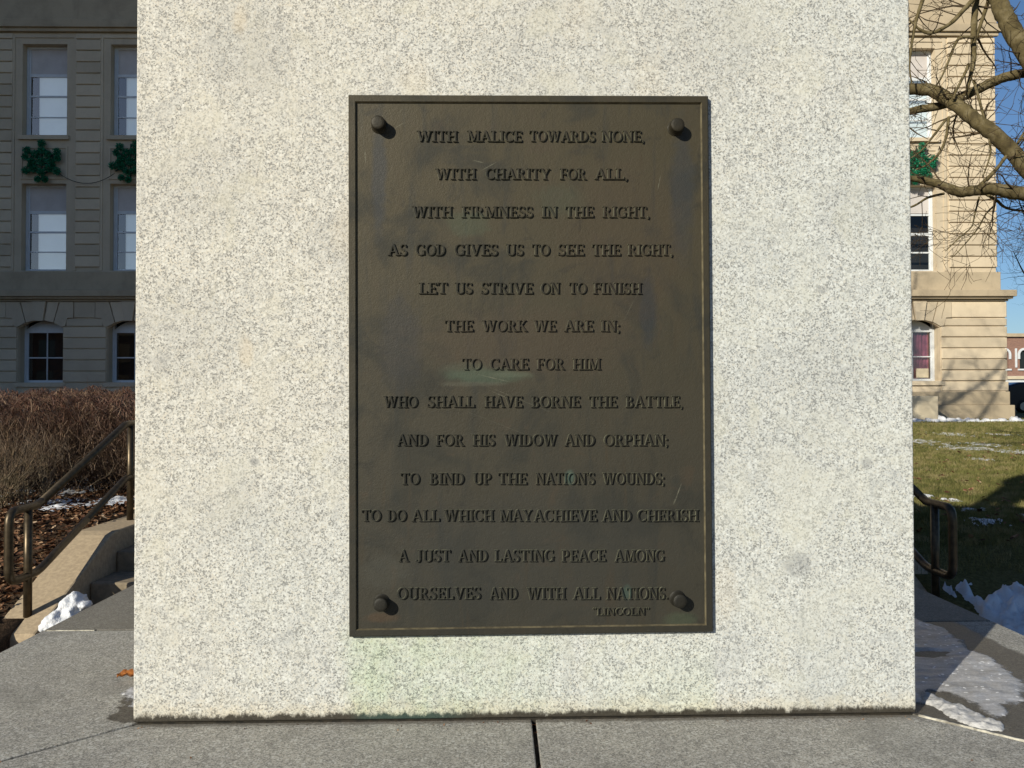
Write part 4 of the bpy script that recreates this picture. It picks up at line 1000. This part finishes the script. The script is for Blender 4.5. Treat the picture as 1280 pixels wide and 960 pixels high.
# mauve curtains in the right-hand ground floor window, and the small things on its sill
xc = XC0+PITCHX*10; b = MB(); n = 46
cv = [(-.55+1.1*i/n, .1+.025*sin(i*1.55)+.01*sin(i*.7)) for i in range(n+1)]; b.add([(a, c, .05) for a, c in cv]+[(a, c, 1.4) for a, c in cv], [(i, i+1, i+n+2, i+n+1) for i in range(n)])
b2 = MB(); b2.box(-.52, .52, -.09, -.0, .60, .68)
wi = link('curtain', b.mesh('curtain', M['mauve'], True), bld, loc=Vector((xc, YW+.24, Z1a))-bld.location, label='pleated mauve curtain in the ground floor window')
b = MB(); b.box(.08, .42, 0, .05, .10, .36); link('heater_box', b.mesh('heater_box', M['stonew']), bld, loc=Vector((xc, YW+.16, Z1a))-bld.location)
# blinds drawn low in the upper right window
b = MB(); n = 30
cv = [(-.55+1.1*i/n, .11+.02*(i % 2)) for i in range(n+1)]; b.add([(a, c, .05) for a, c in cv]+[(a, c, 1.15) for a, c in cv], [(i, i+1, i+n+2, i+n+1) for i in range(n)])
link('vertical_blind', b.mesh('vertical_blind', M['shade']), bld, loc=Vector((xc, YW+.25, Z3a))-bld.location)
# ceiling lamp glimpsed through the left ground floor window is left to the glass reflection
# unseen tall block, added left of the view to shade the facade's left part
wg = thing('shading_block', 'tall stone block added out of view at the left to shade the facade', 'building', (-45, 7, 0))
b = MB(); b.box(-60, -31, -5, 20, -.7, 28); b.build('wall', M['stonec'], wg)
b = MB(); b.box(-60.4, -30.6, -5.4, 20.4, 27.2, 27.9); b.box(-60.2, -30.8, -5.2, 20.2, 4.6, 5.0); b.build('cornice', M['stone'], wg)
wgf = MB(); wgf.box(0, .05, -.75, .75, 0, 2.2); wm = wgf.mesh('window', M['cglass']); wfr = MB(); wfr.box(0, .09, -.83, -.75, -.08, 2.28); wfr.box(0, .09, .75, .83, -.08, 2.28); wfr.box(0, .09, -.75, .75, -.08, 0); wfr.box(0, .09, -.75, .75, 2.2, 2.28); wfr.box(0, .08, -.75, .75, 1.1, 1.17)
wfm = wfr.mesh('window_frame', M['frame'])
for fl in range(7):
    for y in range(8):
        e = link('window', wm, wg, loc=(-30.999+45, -3.6+y*3.1-7, 1.2+fl*3.7)); f_ = link('window_frame', wfm, e); f_.location = (0, 0, 0)

rw = thing('brick_row', 'long brick shop row across the street behind the camera', 'building', (-26, -40, 0))
b = MB(); b.box(-52, 6, -46, -38, -.7, 7.2); b.build('wall', M['bbrick'], rw)
b = MB(); b.box(-52.2, 6.2, -46.2, -37.7, 7.2, 7.7); b.build('parapet', M['stonec'], rw)
wgf = MB(); wgf.box(-.8, .8, 0, .05, 0, 2); wm = wgf.mesh('window', M['cglass'])
for i in range(14): link('window', wm, rw, loc=(-49+i*4+26, -38.0+40, 1.2))
for i in range(14): link('window', wm, rw, loc=(-49+i*4+26, -38.0+40, 4.4))
# pale stone block at the foot of the wall
q0 = at(1173, 500, Y=20.4); b = MB(); b.box(q0.x-2.1, q0.x, 20.4, 21.4, .05, at(1173, 495, Y=20.4).z)
b.box(q0.x-2.13, q0.x+.03, 20.38, 21.42, .04, .24)
bev(tag(b.build('window_well_wall', M['stonew']), 'pale smooth stone block low against the sunlit wall', 'low wall'), .02)

# ------------------------------------------------------------------ wreaths on the spandrels
def wreath_mesh():
    rng = random.Random(4); vs = []; fs = []
    lob = [(0, .50, .13), (0, .30, .13), (-.17, .20, .13), (.17, .20, .13), (-.40, .30, .13), (-.44, .12, .11), (.42, .26, .13), (.44, .08, .10), (0, 0, .16), (-.26, 0, .13), (.26, 0, .13),
           (-.42, -.26, .14), (.42, -.28, .13), (-.2, -.2, .13), (.2, -.2, .13), (0, -.30, .13), (-.1, -.5, .1), (.1, -.5, .1), (-.3, -.12, .1), (.3, -.12, .1)]
    for cx, cz, r in lob:
        r *= .86
        for _ in range(420):
            d = Vector((rng.gauss(0, 1), rng.gauss(0, 1), rng.gauss(0, 1))).normalized(); p = Vector((cx, -.1, cz))+Vector((d.x*r, d.y*r*.8, d.z*r))*rng.uniform(.3, 1); t = Vector((rng.gauss(0, 1), rng.gauss(0, 1), rng.gauss(0, 1))).normalized()
            s = t.cross(d); s = s.normalized()*.013; e = (d+t*.6).normalized()*.035; o = len(vs); vs += [tuple(p-s), tuple(p+s), tuple(p+e)]; fs.append((o, o+1, o+2))
    return np_mesh('foliage', vs, fs, M['wreath'])
def wire_mesh():
    b = MB(); 
    for a0, a1 in (((0, -.5), (0, .5)), ((-.42, -.26), (.42, .26)), ((-.42, .3), (.42, -.28))): b.tube([(a0[0], -.06, a0[1]), (a1[0], -.06, a1[1])], .02, 5)
    b.tube([(.33*cos(2*pi*i/16), -.06, .33*sin(2*pi*i/16)) for i in range(17)], .025, 5); return b.mesh('wire_frame', M['cord'])
wrm = wreath_mesh(); wir = wire_mesh()
labs = {0: 'green evergreen star wreath between the windows of the leftmost bay, full in view', 1: 'green evergreen wreath half hidden by the pedestal left edge',
        10: 'green wreath on the sunlit wall behind the tree branches', -1: 'green wreath on the shaded wall beyond the left edge of the picture'}
for k in (-1, 0, 1, 10):
    xc = XC0+PITCHX*k; e = thing('wreath', labs[k], 'wreath', (xc, YW-.05, 7.44), 'wreaths hung on the facade')
    link('foliage', wrm, e, loc=(0, 0, .0005)).rotation_euler = (0, .3*(k % 3), 0); link('wire_frame', wir, e, loc=(0, 0, .0005))
for k in (0,):
    a = XC0+PITCHX*k+.45; c = XC0+PITCHX*(k+1)-.45; b = MB(); b.tube([(a+(c-a)*i/12, YW-.1, 7.12-.28*(1-((i/12)*2-1)**2)) for i in range(13)], .009, 5)
    tag(b.build('garland_cord', M['cord'], None, True), 'dark cord sagging between two wreaths on the shaded wall' if k == 0 else 'dark cord sagging to the left edge from the leftmost full wreath', 'cord')

# ------------------------------------------------------------------ bare trees
def tree(name, label, limbs, seed, twn, group='bare trees on the lawn', tl_=1.0, depth=3):
    e = thing(name, label, 'tree', tuple(limbs[0][1][0]), group); rng = random.Random(seed); P = {}
    tw = MB(); parts = {}
    def grow(b, p, d, L, r, lvl, trop):
        n = max(3, int(L/.12)); n = min(n, 9); pts = [p.copy()]; rs = [r]; dirs = [d.copy()]
        for i in range(n):
            d = (d+Vector((rng.gauss(0, .17), rng.gauss(0, .17), rng.gauss(0, .17)+trop))).normalized(); p = p+d*L/n; pts.append(p.copy()); rs.append(max(.0022, r*(1-.75*(i+1)/n))); dirs.append(d.copy())
        b.tube(pts, rs, 7 if r > .03 else (5 if r > .012 else 3), False)
        if lvl <= 0: return
        m_ = rng.randint(2, 3)
        for _ in range(m_):
            i = rng.randint(max(1, n//4), n); a = dirs[i]; s = a.orthogonal().normalized(); s.rotate(Matrix.Rotation(rng.uniform(0, 2*pi), 3, a))
            dd = (a*rng.uniform(.4, 1)+s*rng.uniform(.6, 1.1)).normalized()
            grow(tw if lvl < depth else b, pts[i], dd, L*rng.uniform(.38, .68), max(.003, rs[i]*rng.uniform(.4, .62)), lvl-1, trop)
    for (kind, pts, rs, subs, trop) in limbs:
        pts = [Vector(p) for p in pts]; b = MB()
        # smooth the limb with a spline
        out = []; ro = []
        for i in range(len(pts)-1):
            p0 = pts[max(0, i-1)]; p1 = pts[i]; p2 = pts[i+1]; p3 = pts[min(len(pts)-1, i+2)]
            for s in range(8):
                t = s/8; q = .5*((2*p1)+(-p0+p2)*t+(2*p0-5*p1+4*p2-p3)*t*t+(-p0+3*p1-3*p2+p3)*t**3); rr_ = rs[i]+(rs[i+1]-rs[i])*t
                out.append(q+Vector((rng.gauss(0, 1), rng.gauss(0, 1), rng.gauss(0, 1)))*rr_*.04); ro.append(rr_*(1+rng.uniform(-.06, .10)))
        out.append(pts[-1]); ro.append(rs[-1]); b.tube(out, ro, 14 if rs[0] > .05 else 8)
        for _ in range(int(subs*(.75 if twn == 0 and seed == 21 else 1))):
            i = rng.randint(len(out)//8, len(out)-1); a = (out[min(i+1, len(out)-1)]-out[i-1]).normalized(); s = a.orthogonal().normalized(); s.rotate(Matrix.Rotation(rng.uniform(0, 2*pi), 3, a))
            grow(tw, out[i], (a*.5+s).normalized(), tl_*rng.uniform(.5, 1.3), min(ro[i]*.45, rng.uniform(.006, .018)), depth, trop)
        b.build(kind, M['bark'], e, True)
    tw.build('twigs', M['twig'], e, True, kind='stuff')
TY = 6.8; S_ = 9/FPX     # metres per photo pixel at that distance
def tp(u, v, dy=0): q = at(u, v, Y=TY+dy); return (q.x, q.y, q.z)
def pr_(px): return px*S_/2*.82
base_ = at(1372, 600, Y=TY); bz = terr(base_.x, TY)
L = [
 ('trunk', [(base_.x+.1, TY, bz-.1), (base_.x, TY, bz+1.2), tp(1352, 360), tp(1338, 200, .1), tp(1325, 120, .1), tp(1312, 60, .1), tp(1296, -60, .2), tp(1270, -260, .4)], [.27, .22, .19, .17, .15, .135, .12, .05], 10, .02),
 ('limb', [tp(1352, 330), tp(1310, 244), tp(1262, 186), tp(1222, 152), tp(1190, 128, .1), tp(1164, 113, .2), tp(1120, 109, .3), tp(1060, 90, .4), tp(1000, 40, .5)], [pr_(32), pr_(29), pr_(24), pr_(21), pr_(20), pr_(20), pr_(17), pr_(12), pr_(5)], 24, .02),
 ('limb', [tp(1345, 80, .3), tp(1290, 90, .3), tp(1255, 97, .3), tp(1215, 115, .3), tp(1180, 131, .3), tp(1135, 140, .35), tp(1080, 160, .4), tp(1020, 190, .4)], [pr_(22), pr_(15), pr_(15), pr_(14), pr_(13), pr_(11), pr_(8), pr_(4)], 22, .01),
 ('limb', [tp(1355, 290, -.1), tp(1310, 249, -.2), tp(1270, 241, -.2), tp(1235, 236, -.2), tp(1200, 240, -.2), tp(1170, 229, -.2), tp(1135, 223, -.2), tp(1080, 225, -.3), tp(1000, 240, -.3)], [pr_(30), pr_(24), pr_(20), pr_(17), pr_(15), pr_(12), pr_(9), pr_(6), pr_(3)], 22, -.05),
 ('limb', [tp(1322, 140, .1), tp(1290, 78, 0), tp(1262, 32, 0), tp(1245, -10, 0), tp(1225, -90, -.1), tp(1190, -200, -.1)], [pr_(32), pr_(29), pr_(27), pr_(24), pr_(18), pr_(8)], 22, .02),
 ('branch', [tp(1225, -30, .1), tp(1219, 10, .1), tp(1217, 45, .1), tp(1217, 75, .1), tp(1212, 100, .1), tp(1208, 115, .1)], [pr_(11), pr_(10), pr_(9), pr_(8), pr_(6), pr_(4)], 10, -.02),
 ('branch', [tp(1243, -20, .1), tp(1232, 12, .1), tp(1222, 42, .1), tp(1218, 52, .1)], [pr_(8), pr_(6), pr_(5), pr_(4)], 4, -.02),
 ('branch', [tp(1230, -15), tp(1205, 12), tp(1187, 30), tp(1165, 41), tp(1150, 37), tp(1140, 28), tp(1110, 0)], [pr_(8), pr_(7), pr_(6), pr_(5.5), pr_(4), pr_(3), pr_(2)], 14, 0),
 ('branch', [tp(1160, -20), tp(1150, 10), tp(1143, 35), tp(1137, 80), tp(1140, 105)], [pr_(7), pr_(6), pr_(5), pr_(3), pr_(2)], 8, -.02),
 ('branch', [tp(1217, 47), tp(1198, 49), tp(1185, 78), tp(1175, 100), tp(1165, 112)], [pr_(5), pr_(4.5), pr_(3.5), pr_(2.5), pr_(2)], 6, -.02),
 ('branch', [tp(1211, 80), tp(1207, 90), tp(1196, 112), tp(1192, 124)], [pr_(5), pr_(4.5), pr_(4), pr_(4)], 3, 0),
 ('branch', [tp(1217, 100), tp(1224, 125), tp(1232, 155), tp(1238, 185), tp(1236, 200), tp(1228, 222)], [pr_(4.5), pr_(4), pr_(3.5), pr_(3), pr_(2.5), pr_(2)], 6, -.03),
 ('branch', [tp(1186, 146), tp(1183, 170), tp(1175, 190), tp(1160, 205), tp(1145, 212)], [pr_(5), pr_(4.5), pr_(4), pr_(2.5), pr_(2)], 6, -.03),
 ('branch', [tp(1182, 150), tp(1165, 172), tp(1152, 188), tp(1138, 198)], [pr_(4), pr_(3.5), pr_(2.5), pr_(2)], 4, -.03),
 ('branch', [tp(1228, 240), tp(1245, 250), tp(1256, 259), tp(1272, 263), tp(1300, 264)], [pr_(5), pr_(4.5), pr_(4), pr_(3.5), pr_(3)], 8, -.03),
 ('branch', [tp(1225, 232), tp(1245, 212), tp(1258, 195), tp(1268, 185), tp(1290, 150)], [pr_(6), pr_(5.5), pr_(5), pr_(4.5), pr_(3)], 6, .03),
 ('branch', [tp(1180, 242), tp(1160, 247), tp(1145, 256), tp(1130, 262), tp(1110, 268)], [pr_(4), pr_(3.5), pr_(3), pr_(2.5), pr_(2)], 8, -.03),
 ('branch', [tp(1224, 246), tp(1218, 270), tp(1214, 284), tp(1196, 300), tp(1182, 314)], [pr_(3), pr_(2.5), pr_(2.2), pr_(1.8), pr_(1.2)], 12, -.03),
 ('branch', [tp(1244, 256), tp(1232, 268), tp(1222, 286), tp(1200, 312), tp(1190, 322)], [pr_(3), pr_(2.5), pr_(2.2), pr_(1.6), pr_(1)], 12, -.03),
 ('branch', [tp(1300, 190), tp(1282, 172), tp(1268, 186), tp(1262, 200)], [pr_(5), pr_(4), pr_(3), pr_(2)], 12, .03),
]
tree('bare_tree', 'near bare tree whose thick leaning limbs cross the sunlit facade at right', L, 21, 0, tl_=.62, depth=2)
# second bare tree behind the pedestal, its crown shades the foot of the wall
def up_tree(x, y, h, seed, name, label, spread=1):
    rng = random.Random(seed); z = terr(x, y); L = [('trunk', [(x, y, z-.1), (x+.05, y, z+h*.22), (x-.05, y+.05, z+h*.45), (x, y, z+h*.7), (x+.1, y, z+h)], [.2, .17, .14, .08, .02], 34, .04)]
    for i in range(8):
        a = i*2.4+rng.uniform(-.3, .3); s = h*.36*spread*rng.uniform(.8, 1.1); z0_ = z+h*(.34+.05*i)
        L.append(('limb', [(x, y, z0_), (x+cos(a)*s*.4, y+sin(a)*s*.4, z0_+s*.35), (x+cos(a)*s*.8, y+sin(a)*s*.8, z0_+s*.75), (x+cos(a)*s, y+sin(a)*s, z0_+s*1.2)], [.085, .06, .035, .012], 38, .04))
    if x < 5:
        for (ex, ey, ez, n_) in ((4.4, 11.6, 7.6, 70), (5.0, 12.4, 6.4, 60), (3.6, 12.6, 8.4, 40), (5.3, 13.2, 5.6, 50)):
            L.append(('limb', [(x, y, z+2.6), ((x*2+ex)/3, (y*2+ey)/3, (z+2.6)*.62+ez*.38), ((x+2*ex)/3, (y+2*ey)/3, (z+2.6)*.3+ez*.7), (ex, ey, ez)], [.09, .06, .04, .012], n_, .0))
    tree(name, label, L, seed, 0, tl_=1.1, depth=2)
up_tree(1.6, 11.0, 9.2, 5, 'bare_tree', 'bare tree standing behind the pedestal, only its outer twigs in view', 1.3)
up_tree(22.5, 30, 9, 6, 'bare_tree', 'small bare tree in the distance against the blue sky at the right edge', .9)

# ------------------------------------------------------------------ street beyond the corner
BY_ = 62
br_ = thing('brick_building', 'low red brick shop building with white arched windows across the street', 'building', (38, BY_, .16))
q0 = at(1300, 421, Y=BY_); ztop = q0.z; x0 = at(1225, 421, Y=BY_).x; x1 = x0+22
b = MB(); zs = at(1270, 470, Y=BY_).z
zw0, zw1 = at(1280, 461, Y=BY_).z, at(1280, 443, Y=BY_).z
wxs = [at(u, 450, Y=BY_).x for u in (1255.5, 1280)]; pw = wxs[1]-wxs[0]; wxs = [wxs[0]+pw*i for i in range(-1, 12)]; hwid = .33*1.0
ed = [x0]
for xw in wxs: ed += [xw-hwid, xw+hwid]
ed.append(x1)
for i in range(0, len(ed), 2):
    if ed[i+1] > ed[i]: b.box(ed[i], ed[i+1], BY_, BY_+.4, zs, ztop)
for xw in wxs:
    b.box(xw-hwid, xw+hwid, BY_+.002, BY_+.4, zs, zw0)
    n = 8
    for i in range(n):
        a, c = pi-pi*i/n, pi-pi*(i+1)/n; xa, za, xb, zb = xw+hwid*cos(a), zw1+hwid*sin(a), xw+hwid*cos(c), zw1+hwid*sin(c)
        b.prism_xz([(xa, za), (xb, zb), (xb, ztop), (xa, ztop)], BY_+.002, BY_+.4)
b.box(x0, x1, BY_+.5, BY_+12, -.1, ztop-.3); b.build('wall', M['brick'], br_)
b = MB(); b.box(x0-.2, x1, BY_-.2, BY_+.5, ztop, ztop+.25); b.build('cornice', M['stonec'], br_)
b = MB(); b.box(x0, x1, BY_-.3, BY_+.39, .1, zs-.01); b.build('shop_front', M['frame'], br_)
b = MB(); b.box(x0, x1, BY_-.45, BY_-.301, zs-.25, zs-.02); b.build('fascia', M['stonew'], br_)
tm = MB(); n = 10; ro_, ri_ = hwid+.16, hwid+.002
for i in range(n):
    a, c = pi-pi*i/n, pi-pi*(i+1)/n; tm.prism_xz([(ri_*cos(a), ri_*sin(a)), (ri_*cos(c), ri_*sin(c)), (ro_*cos(c), ro_*sin(c)), (ro_*cos(a), ro_*sin(a))], 0, .12)
tm.box(-ro_, -ri_, 0, .12, -.35, 0); tm.box(ri_, ro_, 0, .12, -.35, 0); tm.box(-ro_, ro_, -.03, .12, zw0-zw1-.12, zw0-zw1); tmm = tm.mesh('arch_trim', M['frame'])
wn = MB(); wn.box(-hwid, hwid, 0, .03, zw0-zw1, hwid); wnm = wn.mesh('window', M['cglass']); rb = MB(); rb.box(-.07, .07, 0, .1, zw0-zw1+.1, .45); rbm = rb.mesh('pilaster_strip', M['frame'])
for xw in wxs[:8]:
    link('window', wnm, br_, loc=Vector((xw, BY_+.2, zw1))-br_.location); link('arch_trim', tmm, br_, loc=Vector((xw, BY_-.08, zw1))-br_.location)
    link('pilaster_strip', rbm, br_, loc=Vector((xw-.62, BY_-.06, zw1))-br_.location)
def vehicle(name, label, cat, x, y, L, prof, wheels, wr, paint, z, glass, W=1.75):
    e = thing(name, label, cat, (x, y, z)); b = MB()
    n = len(prof); ring = []
    for yy, s in ((0, .93), (.16, 1), (W-.16, 1), (W, .93)):
        ring.append([(px_*1.0 if s == 1 else px_*.985+.02, yy, pz_ if s == 1 else (pz_ if pz_ < .9 else .9+(pz_-.9)*.94)) for px_, pz_ in prof])
    for r_ in ring: b.v += r_
    for i in range(3):
        for j in range(n): k_ = (j+1) % n; b.f.append((i*n+j, i*n+k_, (i+1)*n+k_, (i+1)*n+j))
    b.f.append(tuple(range(n))[::-1]); b.f.append(tuple(range(3*n, 4*n)))
    o = link('body', b.mesh('body', M[paint], False), e, loc=(0, 0, .0005)); bev(o, .04, 3)
    for wx in wheels:
        for yy in (-.02, W-.2):
            b = MB(); b.tube([(wx, yy, wr), (wx, yy+.22, wr)], wr, 20); t = link('wheel', b.mesh('wheel', M['tyre'], True), e, loc=(0, 0, .0005))
            b = MB(); b.tube([(wx, yy-.012, wr), (wx, yy+.23, wr)], wr*.62, 12); link('rim', b.mesh('rim', M['rim_metal'], False), t, loc=(0, 0, 0)).location = (0, 0, 0)
    for g_ in glass: b = MB(); b.prism_xz(g_, -.006, .05); link('side_window', b.mesh('side_window', M['cglass']), e, loc=(0, .012, 0))
    b = MB(); b.box(-.01, .10, -.008, .2, .72, .9); link('tail_lamp', b.mesh('tail_lamp', M['lens']), e, loc=(0, .03, 0))
    return e
cy = 41.0; qx = at(1256.5, 495, Y=cy).x; cz = .036
prof = [(0, .35), (.25, .22), (4.5, .22), (4.7, .45), (4.65, .85), (3.6, 1.02), (2.9, 1.5), (2.3, 1.6), (.8, 1.58), (.25, 1.42), (.02, .95)]
vehicle('parked_car', 'dark blue car parked in the street past the building corner', 'car', qx, cy, 4.7, prof, (.95, 3.75), .34, 'carp', cz,
        [[(.55, 1.0), (1.5, 1.0), (1.5, 1.45), (.75, 1.45)], [(1.6, 1.0), (2.5, 1.0), (2.5, 1.47), (1.6, 1.47)], [(2.6, 1.0), (3.3, 1.0), (2.85, 1.42), (2.6, 1.45)]])
# ------------------------------------------------------------------ done
print('letters', sum(1 for o in bpy.data.objects if o.name.startswith('letter')), 'blocks', nblk, 'tris', sum(len(o.data.polygons) for o in bpy.data.objects if o.type == 'MESH'))
